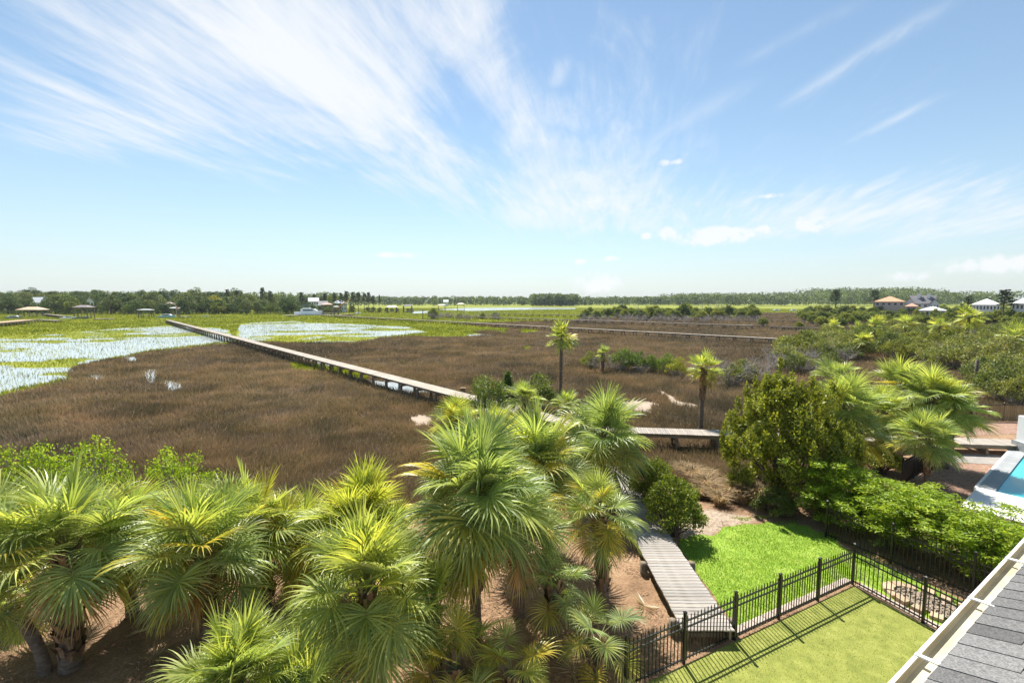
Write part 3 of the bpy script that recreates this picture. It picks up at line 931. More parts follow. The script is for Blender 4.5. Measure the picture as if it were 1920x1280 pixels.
mb = MB(); mb.box(gl0, gl1, -.75, -.6, YARD - .3, EZ - .2); mb.obj('wall', MAT['stucco'], T)
SW_, SE_ = .33, .215
mb = MB()
th_ = .009
mb.add([(0, 0, 0), (SE_ * 1.25, 0, 0), (SE_ * 1.25, -SW_ + .004, 0), (0, -SW_ + .004, 0), (0, 0, th_), (SE_ * 1.25, 0, .001), (SE_ * 1.25, -SW_ + .004, .001), (0, -SW_ + .004, th_)], [(3, 2, 1, 0), (4, 5, 6, 7), (0, 1, 5, 4), (1, 2, 6, 5), (2, 3, 7, 6), (3, 0, 4, 7)][:])
shm = mb.mesh('shingle', MAT['shingle'])
an = math.atan(SLP)
for i in range(26):
    sx = -.6 + i * SE_
    off = [0, .13, .05, .19][i % 4] + random.uniform(-.02, .02)
    for j in range(5):
        yy = -GW + .004 - (j * SW_) + (off if j else 0.0) * -1
        yv = yy if j else -GW + .004
        wd = SW_ if j else SW_ + off - .0
        if j == 0:
            o = ob('shingle', shm, T, (sx, yv, EZ + .017 + (-yv - GW) * SLP + .001 * (i % 2)), (-an, 0, 0), (1, (off + SW_) / SW_, 1))
        else:
            o = ob('shingle', shm, T, (sx, yy, EZ + .017 + (-yy - GW) * SLP + random.choice((0, .004))), (-an, 0, 0))

# ---------------------------------------------------------------- pool and the neighbouring yard
pd = (U(1916, 855, .75)[0] - U(1840, 950, .75)[0], U(1916, 855, .75)[1] - U(1840, 950, .75)[1])
pa = math.atan2(pd[1], pd[0])
pc = U(1866, 921, .75)
T = thing('swimming_pool', 'turquoise swimming pool with grey stone coping at the right edge', 'pool', (*pc, 0), pa)
# local x along the coping (away), y negative = towards the house
mb = MB(); mb.box(0, 9, -3.6, 0, .2, .68); mb.obj('water', MAT['pool'], T)
mb = MB(); mb.box(-.005, 1.195, 0.0, .55, .3, .75); cm = mb.mesh('coping_stone', MAT['coping'])
for i in range(8):
    ob('coping_stone', cm, T, (i * 1.2 + .004, 0.002, 0), scale=(.995, 1, 1))
mb = MB(); mb.box(-3.2, -.008, -6.0, .56, .25, .76); mb.obj('deck', MAT['deckwhite'], T)
mb = MB(); mb.box(0, 9.6, .556, .66, .1, .735); mb.obj('pool_wall', MAT['deckwhite'], T)
mulch = upoly([(1700, 930), (1690, 900), (1785, 868), (1890, 872), (1838, 955), (1760, 965)], YARD)
sheet('mulch_bed', mulch, YARD + .008, MAT['mulch'])
sheet('mulch_ground', upoly([(1800, 818), (1845, 790), (1915, 790), (1915, 812)], YARD), YARD + .008, MAT['mulch'])
sheet('paved_path', upoly([(1785, 850), (1880, 853), (1885, 872), (1785, 866)], YARD), YARD + .012, MAT['path'])
px_ = U(1905, 862, YARD)
T = thing('garden_pillar', 'white rendered garden wall end at the right edge above the pool', 'wall', (px_[0] + .6, px_[1], YARD), math.radians(-10))
mb = MB(); mb.box(-.02, 1.3, -.3, 1.0, -.2, .85); mb.obj('plinth', MAT['coping'], T)
mb = MB(); mb.box(.16, 1.3, -.2, .95, .85, 2.25); mb.obj('wall', MAT['white'], T)
T = thing('hose', 'black drain pipe lying along the slatted fence', 'pipe', (*U(1850, 786, YARD), YARD))
mb = MB(); mb.tube([(0, 0, .06), (1.2, -.3, .06), (2.6, -.5, .06), (4.2, -.2, .06)], .06, 8); mb.obj('pipe', MAT['fence'], T)

# ---------------------------------------------------------------- palms
UP = np.array([0, 0, 1.0])


def norm(v):
    return v / np.linalg.norm(v)


def frond_mesh(name, pitch, seed, nseg=40, nst=5, droop=.55, pet=.72, blade=.92, mat=None):
    """one fan leaf: stalk from the origin along +Y at the given pitch, blade of folded segments; gravity baked in"""
    R = np.random.default_rng(seed)
    d = np.array([0, math.cos(pitch), math.sin(pitch)])
    p = np.zeros(3)
    V, Fq, mi, tint = [], [], [], []
    pts, dirs = [p.copy()], [d.copy()]
    for i in range(4):
        p = p + d * pet / 4
        d = norm(d - UP * .07 * (1 + i * .4))
        pts.append(p.copy())
        dirs.append(d.copy())
    sd = np.array([1.0, 0, 0])
    w0 = .022
    for i, (q, dd) in enumerate(zip(pts, dirs)):
        nn_ = np.cross(sd, dd)
        w = w0 * (1 - .55 * i / 4)
        V += [q - sd * w, q + nn_ * w * .5, q + sd * w, q - nn_ * w * .4]
        tint += [.5] * 4
    for i in range(4):
        for k in range(4):
            Fq.append((i * 4 + k, i * 4 + (k + 1) % 4, i * 4 + 4 + (k + 1) % 4, i * 4 + 4 + k))
            mi.append(1)
    hub, e = pts[-1], dirs[-1]
    nrm = norm(np.cross(sd, e))
    fold = R.uniform(.25, .6)
    roll = R.normal(0, .18)
    sd2 = norm(sd * math.cos(roll) + nrm * math.sin(roll))
    nrm = norm(np.cross(sd2, e))
    for s in range(nseg):
        f = (s + .5) / nseg * 2 - 1
        th = f * math.radians(138) + R.normal(0, .025)
        L = blade * (.62 + .38 * math.cos(th * .62)) * R.uniform(.9, 1.06)
        org = hub + e * (.24 * max(0, math.cos(th * .6)) - .02)
        dd = norm(e * math.cos(th) + sd2 * math.sin(th) + nrm * fold * abs(math.sin(th)) * .9)
        side = norm(np.cross(dd, nrm + .001))
        tw = (.55 if s % 2 else -.55) + R.normal(0, .15)
        tn = R.uniform(0, 1)
        q = org.copy()
        wid = 1.25 * 2 * math.radians(138) / nseg * L * .40
        o = len(V)
        for j in range(nst):
            a = j / (nst - 1)
            ww = wid * float(np.interp(a, [0, .2, .42, .62, .82, 1], [.1, .55, 1, .66, .34, .02])) * .5
            ww = max(ww, .0015)
            nl = norm(np.cross(side, dd))
            sv = side * math.cos(tw) + nl * math.sin(tw)
            V += [q - sv * ww, q + sv * ww]
            tint += [tn, tn]
            if j < nst - 1:
                q = q + dd * L / (nst - 1)
                g_ = droop * (.10 + 1.75 * a ** 2.2) * R.uniform(.55, 1.45) * 5 / nst + .02
                dd = norm(dd - UP * g_)
                side = norm(side - dd * np.dot(side, dd))
        for j in range(nst - 1):
            Fq.append((o + 2 * j, o + 2 * j + 1, o + 2 * j + 3, o + 2 * j + 2))
            mi.append(0)
    me = mesh_np(name, np.array(V), np.array(Fq), MAT['frond'], tint=tint)
    me.materials.append(MAT['petiole'])
    me.polygons.foreach_set('material_index', np.array(mi, np.int32))
    return me


PITCHES = [82, 66, 50, 34, 16, -2, -22, -45, -66]
FR = {p: [frond_mesh('frond', math.radians(p), 2000 + p * 7 + k, nseg=46, nst=7, droop=(.3 if p > 60 else .55 if p > 20 else .7)) for k in range(3)] for p in PITCHES}
FRL = {p: [frond_mesh('frond', math.radians(p), 4000 + p * 7 + k, nseg=22, nst=4, droop=.45) for k in range(2)] for p in PITCHES}
C_BLUE, C_GREEN, C_LIME, C_YEL, C_TAN = (.30, .38, .175), (.29, .39, .10), (.48, .50, .10), (.46, .38, .055), (.40, .29, .15)


def lerp(a, b, t_):
    return tuple(x + (y - x) * t_ for x, y in zip(a, b))


def trunk_parts(T, h, r, rnd, boots, lean, low=False):
    pts, rad = [], []
    n = max(4, int(h / .25))
    for i in range(n + 1):
        a = i / n
        pts.append((lean[0] * a * a, lean[1] * a * a, h * a - (.3 if i == 0 else 0)))
        rad.append(r * (1.25 - .35 * min(1, a * 4)) * rnd.uniform(.94, 1.06) * (1 + .18 * (a > .88)))
    mb = MB()
    mb.tube(pts, rad, 8 if low else 12)
    tr = mb.obj('trunk', MAT['trunk_palm'], T)
    if boots > 0:
        V, Fq, tt = [], [], []
        k = int(h * boots * 60)
        for i in range(k):
            a = rnd.uniform(max(0, 1 - boots), 1) if boots < 1 else rnd.uniform(.08, 1)
            az = i * 2.39996
            z = a * h
            c_, s_ = math.cos(az), math.sin(az)
            out, sid = np.array([c_, s_, 0]), np.array([-s_, c_, 0])
            b0 = np.array([lean[0] * a * a, lean[1] * a * a, z]) + out * r * .85
            wdt, ln = r * rnd.uniform(.35, .6), rnd.uniform(.16, .34)
            tip = b0 + out * rnd.uniform(.06, .16) + UP * ln
            o = len(V)
            V += [b0 - sid * wdt, b0 + sid * wdt, tip + sid * wdt * .55, tip - sid * wdt * .55, b0 + out * .05 - sid * wdt * .5, b0 + out * .05 + sid * wdt * .5]
            tt += [rnd.random()] * 6
            Fq += [(o, o + 1, o + 2, o + 3), (o + 4, o + 5, o + 2, o + 3), (o, o + 4, o + 3, o + 3), (o + 1, o + 5, o + 2, o + 2)]
        Fq = [f if len(set(f)) == 4 else (f[0], f[1], f[2], f[0]) for f in Fq]
        V = np.array(V)
        Fq = np.array([f for f in Fq if len(set(f)) == 4])
        ob('leaf_bases', mesh_np('leaf_bases', V, Fq, MAT['boot'], tint=tt), T, kind='stuff')
    return (lean[0], lean[1], h)


def palm(px, py, zc, R, label, n=30, hue=0.3, yellow=.12, dead=0.0, seed=0, boots=.7, r=.15, low=False, group=None, up=0.0, wild=1.0, gz=None, lean=None, floor=-42):
    """px, py: where the middle of the crown stands in the photograph at height zc"""
    rnd = random.Random(seed + 17)
    x, y = U(px, py, zc)
    lean = lean or (rnd.uniform(-.2, .2), rnd.uniform(-.2, .2))
    x, y = x - lean[0], y - lean[1]
    gz = gh(x, y) if gz is None else gz
    T = thing('palm_tree', label, 'palm', (x, y, gz), group=group)
    top = trunk_parts(T, zc - gz - .1, r, rnd, boots, lean, low)
    sc = R / 1.72
    lib = FRL if low else FR
    n = int(n * 1.7)
    for i in range(n):
        a = i / max(1, n - 1)                       # 0 youngest
        pit = 84 - 112 * (a ** .9) + rnd.gauss(0, 13) * wild + up
        pit = max(pit, floor)
        if dead and a > 1 - dead:
            pit = rnd.uniform(-75, -45)
        pp = min(PITCHES, key=lambda q: abs(q - pit))
        az = i * 2.39996 + rnd.gauss(0, .35)
        base = lerp(C_BLUE, C_LIME, min(1, max(0, hue + rnd.gauss(0, .18))))
        base = lerp(base, C_GREEN, rnd.uniform(0, .5))
        if rnd.random() < yellow * (.3 + 1.6 * a):
            base = lerp(base, C_YEL, rnd.uniform(.45, 1))
        if dead and a > 1 - dead:
            base = lerp(C_TAN, C_YEL, rnd.uniform(0, .35))
        v = rnd.uniform(.85, 1.12)
        ob('frond', rnd.choice(lib[pp]), T, (top[0], top[1], top[2] - .12 + .25 * (1 - a)), (rnd.gauss(0, .2), rnd.gauss(0, .2), az), sc * rnd.uniform(.72, 1.16), color=tuple(c * v for c in base))
    return T


PALMS = [
    # px, py, zc, R, label, n, hue, yellow, dead
    (125, 1025, 3.3, 1.95, 'large green cabbage palm with a boot-covered trunk, lower left corner', dict(n=36, hue=.35, boots=1.0, r=.20, yellow=.06, dead=.06, floor=-28)),
    (378, 1042, 3.0, 1.75, 'cabbage palm with drooping yellow-green lower fans right of the boot-covered trunk', dict(n=34, hue=.35, yellow=.16, dead=.06, floor=-28)),
    (225, 1012, 2.6, 1.75, 'cabbage palm at the back of the left clump below the feathery shrub', dict(n=28, hue=.6, floor=-22)),
    (470, 995, 2.6, 1.75, 'bright cabbage palm at the marsh edge in the middle of the left clump', dict(n=28, hue=.7, floor=-22)),
    (345, 1008, 2.4, 1.6, 'smaller cabbage palm wedged between the back palms of the left clump', dict(n=26, hue=.6)),
    (668, 990, 2.5, 1.85, 'dense yellow green cabbage palm mound right of the left clump', dict(n=38, hue=.95, yellow=.10, up=8)),
    (565, 1012, 2.1, 1.5, 'low lime cabbage palm in front of the yellow green mound', dict(n=30, hue=.95, yellow=.16)),
    (5, 1010, 2.5, 1.7, 'cabbage palm cut by the left edge of the picture', dict(n=28, hue=.5)),
    (690, 1105, 3.0, 1.75, 'pale green cabbage palm with upright fans in the lower centre', dict(n=30, hue=.6, up=12, yellow=.05)),
    (805, 1135, 2.3, 1.3, 'small pale cabbage palm touching the right side of the upright lower one', dict(n=20, hue=.6, up=10)),
    (440, 1285, 2.6, 1.25, 'silvery cabbage palm rising from the bottom edge with upright fans', dict(n=32, hue=.55, up=24, yellow=.05)),
    (560, 1325, 2.0, 1.2, 'young cabbage palm at the bottom edge right of the silvery one', dict(n=22, hue=.6, up=16)),
    (895, 935, 4.0, 2.15, 'tall dark green cabbage palm with the largest fans in the centre', dict(n=48, hue=.15, yellow=.10, dead=.10)),
    (1015, 872, 3.5, 2.0, 'cabbage palm in the centre with yellowing lower fans', dict(n=46, hue=.35, yellow=.22, dead=.10)),
    (960, 975, 3.2, 1.6, 'cabbage palm filling the middle of the central clump below the tallest crowns', dict(n=30, hue=.25, yellow=.2, dead=.12)),
    (1128, 822, 3.2, 2.2, 'large cabbage palm leaning its crown over the near boardwalk', dict(n=38, hue=.2, yellow=.12)),
    (1122, 962, 3.05, 1.35, 'cabbage palm with drooping yellow fans standing left of the boardwalk', dict(n=18, hue=.3, yellow=.4, boots=.9, up=-10, dead=.1)),
    (1040, 1090, 2.0, 1.2, 'small dark cabbage palm with stiff fans on the open pine straw', dict(n=9, hue=.1, yellow=.05)),
    (960, 1255, 1.6, 1.15, 'low yellow fan palm on the soil at the bottom centre', dict(n=9, hue=.7, yellow=.55, up=-10)),
    (855, 1250, 1.7, 1.2, 'low palm with browned and yellow fans at the bottom centre left', dict(n=9, hue=.6, yellow=.75, up=-8)),
    (1125, 1190, 1.5, 1.2, 'low palm with one broad green fan near the black fence', dict(n=6, hue=.25, yellow=.2, up=-18)),
    (15, 1125, 2.0, 1.25, 'low palm on a dark leaning trunk at the left edge', dict(n=10, hue=.4, up=-22, lean=(-1.0, .25), boots=.0, r=.13)),
    (500, 1060, 1.7, 1.0, 'small palm in the gap between the left clump and the lower centre', dict(n=14, hue=.6, yellow=.2)),
    (745, 1010, 2.3, 1.3, 'small palm left of the tall central palm', dict(n=18, hue=.45, yellow=.12)),
    (855, 795, 2.4, 1.5, 'small golden cabbage palm at the marsh edge by the sand patch', dict(n=28, hue=.75, yellow=.25, up=6)),
    (930, 800, 2.2, 1.3, 'golden palmetto behind the central palms', dict(n=20, hue=.8, yellow=.3)),
    (985, 750, 2.6, 1.5, 'cabbage palm beside the cedar at the start of the long dock', dict(n=24, hue=.4, yellow=.1)),
    (1065, 760, 1.8, 1.2, 'small palmetto behind the crown over the boardwalk', dict(n=16, hue=.4)),
    (1053, 634, 5.7, 1.55, 'tall slender lone palm standing out on the brown marsh', dict(n=26, hue=.55, yellow=.25, boots=.0, r=.16, low=True, gz=0.0, lean=(.05, 0))),
    (1131, 663, 2.3, 1.15, 'short palm with a ragged skirt among the grey marsh shrubs', dict(n=20, hue=.35, yellow=.1, boots=.8, dead=.25, low=True, gz=0.0)),
    (1320, 692, 4.5, 1.25, 'lone palm with a shaggy trunk in front of the right boardwalk', dict(n=20, hue=.6, yellow=.22, boots=.45, r=.15, low=True, gz=0.0, lean=(.06, 0), dead=.12)),
    (1582, 768, 4.0, 1.85, 'pale green cabbage palm above the big round shrub', dict(n=36, hue=.3, yellow=.05)),
    (1568, 710, 3.8, 1.6, 'cabbage palm behind the pale one, at the thicket edge', dict(n=26, hue=.35)),
    (1692, 728, 4.2, 1.85, 'broad yellow green cabbage palm in the right palm clump', dict(n=30, hue=.55)),
    (1750, 748, 4.0, 1.8, 'cabbage palm at the middle of the right palm clump', dict(n=30, hue=.45)),
    (1790, 772, 3.4, 1.6, 'cabbage palm at the right end of the right palm clump near the slatted fence', dict(n=28, hue=.4)),
    (1655, 775, 3.2, 1.5, 'lime cabbage palm between the big shrub and the right clump', dict(n=28, hue=.6)),
    (1735, 822, 2.7, 1.45, 'cabbage palm whose fans hang over the right boardwalk', dict(n=34, hue=.3, yellow=.12)),
    (1610, 812, 3.0, 1.4, 'small cabbage palm half hidden in the right side of the big shrub', dict(n=20, hue=.3)),
    (1640, 612, 4.5, 2.2, 'small distant palm in the thicket below the terracotta roof', dict(n=16, hue=.7, low=True, gz=0.0)),
    (1562, 613, 3.5, 2.0, 'distant yellow palm at the left of the right thicket', dict(n=16, hue=.8, low=True, gz=0.0)),
    (1610, 618, 3.0, 1.9, 'distant low palm beside the brown flat in the thicket', dict(n=14, hue=.5, low=True, gz=0.0)),
    (1698, 607, 4.5, 2.2, 'distant palm below the low white roof', dict(n=16, hue=.8, low=True, gz=0.0)),
    (1620, 638, 3.0, 1.6, 'yellow green palmetto in front of the distant thicket palms', dict(n=16, hue=.85, low=True, gz=0.0)),
    (1817, 597, 6.0, 2.6, 'distant lime palm in the thicket under the white house', dict(n=16, hue=.9, low=True, gz=0.0)),
    (1762, 612, 4.5, 2.0, 'distant palm in the thicket right of the low white roof', dict(n=14, hue=.8, low=True, gz=0.0)),
    (1902, 632, 4.5, 2.0, 'palm with brown lower fans at the right edge of the thicket', dict(n=18, hue=.6, yellow=.2, dead=.15, low=True, gz=0.0)),
]
FALL = [frond_mesh('fallen_frond', math.radians(2), 7000 + k, nseg=30, nst=5, droop=.02, pet=.5) for k in range(3)]
rf = random.Random(3)
for px, py in ((40, 1230), (300, 1180), (560, 1130), (500, 1175), (260, 1240), (1010, 1260), (1150, 1090), (640, 1230), (1200, 1150), (90, 1190), (450, 1140), (900, 1210), (740, 1260), (1090, 1240)):
    xy = U(px, py, YARD)
    ob('fallen_frond', FALL[rf.randrange(3)], None, (*xy, YARD + .10), (rf.uniform(-.05, .02), rf.uniform(-.2, .2), rf.uniform(0, 6.28)), rf.uniform(.45, .7), color=lerp((.30, .21, .13), (.45, .36, .25), rf.random()),
       label='dried tan palm fan fallen on the soil under the palms', cat='palm leaf', group='fallen dry fans under the palms')
for i, (px, py, zc, R_, lab, kw) in enumerate(PALMS):
    palm(px, py, zc, R_, lab, seed=i * 31, **kw)
# ---------------------------------------------------------------- foliage
def leaf_mesh(name, C, L, Wd, mat, R, up=.3, flat=0.0):
    """diamond leaves at points C"""
    n = len(C)
    ax = R.normal(size=(n, 3))
    ax[:, 2] = ax[:, 2] * (1 - flat) + up
    ax /= np.linalg.norm(ax, axis=1)[:, None]
    sd = np.cross(ax, R.normal(size=(n, 3)))
    sd /= np.linalg.norm(sd, axis=1)[:, None]
    L = (L * R.uniform(.7, 1.3, n))[:, None]
    Wd = (Wd * R.uniform(.7, 1.3, n))[:, None]
    V = np.stack([C - ax * L / 2, C + sd * Wd / 2, C + ax * L / 2, C - sd * Wd / 2], 1).reshape(-1, 3)
    return mesh_np(name, V, np.arange(4 * n).reshape(-1, 4), mat, tint=np.repeat(R.uniform(0, 1, n), 4))


def blob_pts(R, c, r, n, shell=.45):
    d = R.normal(size=(n, 3))
    d /= np.linalg.norm(d, axis=1)[:, None]
    q = shell + (1 - shell) * R.uniform(0, 1, n) ** .6
    return np.array(c) + d * q[:, None] * np.array(r)


def limb(mb, a, b, r0, r1, rnd, n=4, bow=.12, k=5):
    a, b = Vector(a), Vector(b)
    L = (b - a).length
    pts, rad = [], []
    off = Vector((rnd.uniform(-1, 1), rnd.uniform(-1, 1), rnd.uniform(-.2, .6))) * L * bow
    for i in range(n + 1):
        t_ = i / n
        pts.append(a.lerp(b, t_) + off * math.sin(math.pi * t_))
        rad.append(r0 + (r1 - r0) * t_)
    mb.tube(pts, rad, k, cap=False)


def make_tree(kind, seed, H, Wd, nblob, nleaf, leaf, mat, trunkmat=None, leafw=.5):
    """returns (trunk mesh, crown mesh); unit metres, base at the origin"""
    rnd, R = random.Random(seed), np.random.default_rng(seed)
    mb = MB()
    P = []
    if kind == 'oak':
        th_ = H * rnd.uniform(.22, .32)
        limb(mb, (0, 0, -.3), (rnd.uniform(-.3, .3), rnd.uniform(-.3, .3), th_), H * .035, H * .024, rnd, bow=.04)
        for i in range(nblob):
            a = i * 2.4 + rnd.uniform(-.3, .3)
            q = math.sqrt((i + .5) / nblob) * Wd * .42
            z = H * (.93 - .58 * (q / (Wd * .5)) ** 1.8) * rnd.uniform(.8, 1.02) - (rnd.random() < .45) * H * .34
            z = max(z, H * .13)
            c = (q * math.cos(a), q * math.sin(a), z)
            rad = Wd * rnd.uniform(.11, .19)
            P.append(blob_pts(R, c, (rad, rad, rad * .72), nleaf))
            if i % 2 == 0:
                limb(mb, (0, 0, th_ * .9), c, H * .014, H * .004, rnd)
    elif kind == 'pine':
        limb(mb, (0, 0, -.3), (rnd.uniform(-.5, .5), rnd.uniform(-.5, .5), H * .97), H * .018, H * .006, rnd, n=6, bow=.02)
        for i in range(nblob):
            a = i * 2.4 + rnd.uniform(-.5, .5)
            t_ = (i + .5) / nblob
            z = H * (.52 + .46 * t_)
            q = Wd * .5 * (1 - t_ * .75) * rnd.uniform(.35, 1.0)
            c = (q * math.cos(a), q * math.sin(a), z)
            rad = Wd * rnd.uniform(.10, .18)
            P.append(blob_pts(R, c, (rad, rad, rad * .42), nleaf))
            limb(mb, (0, 0, z - H * .03), c, H * .006, H * .002, rnd, n=2)
    elif kind == 'cedar':
        limb(mb, (0, 0, -.2), (0, 0, H * .95), H * .025, H * .005, rnd, bow=.02)
        for i in range(nblob):
            t_ = (i + .5) / nblob
            a = i * 2.4
            q = Wd * .42 * (1 - t_) * rnd.uniform(.5, 1.1)
            c = (q * math.cos(a), q * math.sin(a), H * (.08 + .88 * t_))
            rad = Wd * (.20 - .12 * t_)
            P.append(blob_pts(R, c, (rad, rad, rad * 1.3), nleaf, .2))
    elif kind == 'bush':
        for i in range(nblob):
            a = i * 2.4 + rnd.uniform(-.4, .4)
            q = math.sqrt((i + .5) / nblob) * Wd * .42
            z = H * (.88 - .55 * (q / (Wd * .45)) ** 2) * rnd.uniform(.62, 1.08)
            z = max(z, H * .14)
            c = (q * math.cos(a), q * math.sin(a), z)
            rad = Wd * rnd.uniform(.09, .17)
            P.append(blob_pts(R, c, (rad, rad, rad * rnd.uniform(.7, 1.2)), nleaf, .15))
            limb(mb, (rnd.uniform(-.1, .1) * Wd, rnd.uniform(-.1, .1) * Wd, -.1), c, H * .014, H * .004, rnd, n=3)
    C = np.concatenate(P)
    C[:, 2] = np.maximum(C[:, 2], .03 * H)
    up = .9 if kind == 'bush' else .3
    return mb.mesh('trunk', trunkmat or MAT['bark']), leaf_mesh('crown', C, leaf, leaf * leafw, mat, R, up)


def dead_mesh(seed, H, Wd, n1=7, n2=5, n3=4, r=.05):
    rnd = random.Random(seed)
    mb = MB()

    def grow(p, d, L, r_, lev):
        q = Vector(p) + d * L
        limb(mb, p, q, r_, r_ * .55, rnd, n=3, bow=.14, k=4)
        if lev == 0:
            return
        for k in range((n3, n2)[lev - 1] if lev <= 2 else n1):
            f = rnd.uniform(.35, 1)
            nd = (d + Vector((rnd.gauss(0, .65), rnd.gauss(0, .65), rnd.gauss(.12, .4)))).normalized()
            grow(Vector(p).lerp(q, f), nd, L * rnd.uniform(.45, .75), r_ * .5, lev - 1)
    for i in range(n1):
        a = i * 2.4 + rnd.uniform(-.4, .4)
        d = Vector((math.cos(a) * Wd / H * .8, math.sin(a) * Wd / H * .8, rnd.uniform(.5, 1.1))).normalized()
        grow((rnd.uniform(-.1, .1), rnd.uniform(-.1, .1), -.1), d, H * rnd.uniform(.4, .62), r * rnd.uniform(.6, 1), 2)
    return mb.mesh('branches', MAT['dead'])


def plant(name, label, cat, meshes, loc, sc=1.0, color=None, group=None, rz=None, parts=('trunk', 'crown')):
    T = thing(name, label, cat, loc, random.uniform(0, 6.28) if rz is None else rz, group)
    for pn_, me in zip(parts, meshes):
        if me is not None:
            ob(pn_, me, T, scale=sc, color=color)
    return T


# --- near shrubs
def wax_myrtle():
    rnd, R = random.Random(3), np.random.default_rng(3)
    mb, P = MB(), []
    for i in range(150):
        a = rnd.uniform(0, 6.283)
        q = math.sqrt(rnd.random()) * 2.75
        z = (5.2 - 3.2 * (q / 2.9) ** 2.2) * (rnd.uniform(.75, 1.04) if rnd.random() < .6 else rnd.uniform(.1, .8))
        c = (q * math.cos(a), q * math.sin(a), max(z, .35))
        rad = rnd.uniform(.28, .54)
        P.append(blob_pts(R, c, (rad, rad, rad * 1.25), 330, .05))
        if i % 3 == 0:
            limb(mb, (rnd.uniform(-.3, .3), rnd.uniform(-.3, .3), -.1), c, .06, .012, rnd, n=4)
    for i in range(34):
        a, q = rnd.uniform(0, 6.283), math.sqrt(rnd.random()) * 2.9
        z = (5.4 - 3.0 * (q / 2.9) ** 2.2) * rnd.uniform(.9, 1.12)
        P.append(blob_pts(R, (q * math.cos(a) * 1.08, q * math.sin(a) * 1.08, z), (.17, .17, .5), 110, .0))
    return mb.mesh('stems', MAT['bark']), leaf_mesh('foliage', np.concatenate(P), .165, .065, MAT['myrtle'], R, 1.0)


b_ = U(1512, 958, YARD)
plant('wax_myrtle', 'big round olive green shrub at the top of the lawn', 'shrub', wax_myrtle(), (b_[0] + .1, b_[1] + 1.7, YARD - .05), (.93, .93, .98), rz=.4, parts=('stems', 'foliage'))


def hedge_plant(seed):
    rnd, R = random.Random(seed), np.random.default_rng(seed)
    mb, P = MB(), []
    for i in range(13):
        a = rnd.uniform(0, 6.28)
        q = rnd.uniform(0, .35)
        tip = (q * 2.6 * math.cos(a), q * 2.6 * math.sin(a), rnd.uniform(1.9, 3.0))
        limb(mb, (q * math.cos(a), q * math.sin(a), -.05), tip, .016, .006, rnd, n=4, bow=.05)
        for k in range(9):
            t_ = .18 + .82 * rnd.random() ** .7
            b2 = Vector((q * math.cos(a), q * math.sin(a), 0)).lerp(Vector(tip), t_)
            c = (b2.x + rnd.gauss(0, .28), b2.y + rnd.gauss(0, .28), b2.z + rnd.gauss(0, .1))
            P.append(blob_pts(R, c, (.30, .30, .13), 62, 0))
    return mb.mesh('canes', MAT['drygrass']), leaf_mesh('foliage', np.concatenate(P), .135, .042, MAT['hedge'], R, .0, .35)


HP = [hedge_plant(s) for s in (11, 12, 13)]
hl = ['at the big shrub end, tallest', 'next to the tallest one', 'third from the big shrub', 'in the middle of the hedge', 'before the mulch bed', 'below the white pool deck', 'second from the roof gutter', 'beside the roof gutter',
      'behind the fence corner', 'behind the shaded fence middle', 'near the pool corner', 'at the right edge of the picture']
hp = [(12.1, 17.2), (12.7, 16.2), (13.2, 15.2), (13.8, 14.2), (14.4, 13.3), (15.0, 12.3), (15.6, 11.3), (16.2, 10.3), (13.5, 16.9), (14.3, 15.7), (15.3, 14.2), (16.3, 12.6)]
for i, ((hx, hy), l_) in enumerate(zip(hp, hl)):
    plant('hedge_plant', 'feathery bright green hedge plant ' + l_, 'hedge', HP[i % 3], (hx + .15, hy + random.uniform(-.1, .1), YARD), (1.1, 1.1, .74 if i else .9), group='bright green hedge plants along the shaded fence', parts=('canes', 'foliage'))

SB = [make_tree('bush', 40 + k, 2.0, 2.4, 46, 190, .10, MAT['bush'], leafw=.5) for k in range(2)]
plant('garden_shrub', 'glossy dark green shrub between the boardwalk and the lawn', 'shrub', SB[0], (*U(1262, 1000, YARD), YARD), (.98, .98, 1.15), color=(1.0, 1.15, .5))
plant('garden_shrub', 'dark green shrub under the palm crown, on the lawn side of the boardwalk', 'shrub', SB[1], (*U(1222, 940, YARD), YARD), (.9, .9, 1.0), color=(1.0, 1.15, .55))
plant('garden_shrub', 'green undergrowth between the right boardwalk and the hedge', 'shrub', SB[0], (*U(1650, 885, YARD), YARD), (1, 1, .7), color=(1.5, 1.5, .8))
plant('garden_shrub', 'dark undergrowth at the foot of the big round shrub', 'shrub', SB[1], (*U(1450, 960, YARD), YARD), (.8, .8, .5), color=(.8, .9, .5))

# feathery pale shrubs at the left
FE = [make_tree('bush', 60 + k, 2.6, 3.0, 34, 85, .10, MAT['hedge'], MAT['dead'], .55) for k in range(2)]
for (px, py), l_ in zip([(60, 885), (165, 880), (330, 878)], ['at the left edge of the picture', 'behind the left palm clump', 'between two back palms of the left clump']):
    plant('saltbush', 'feathery pale green shrub ' + l_, 'shrub', FE[px % 2], (*U(px, py, 2.0), gh(*U(px, py, 2.0)) - .3), (1.15, 1.15, 1.5 if px < 300 else 1.3))

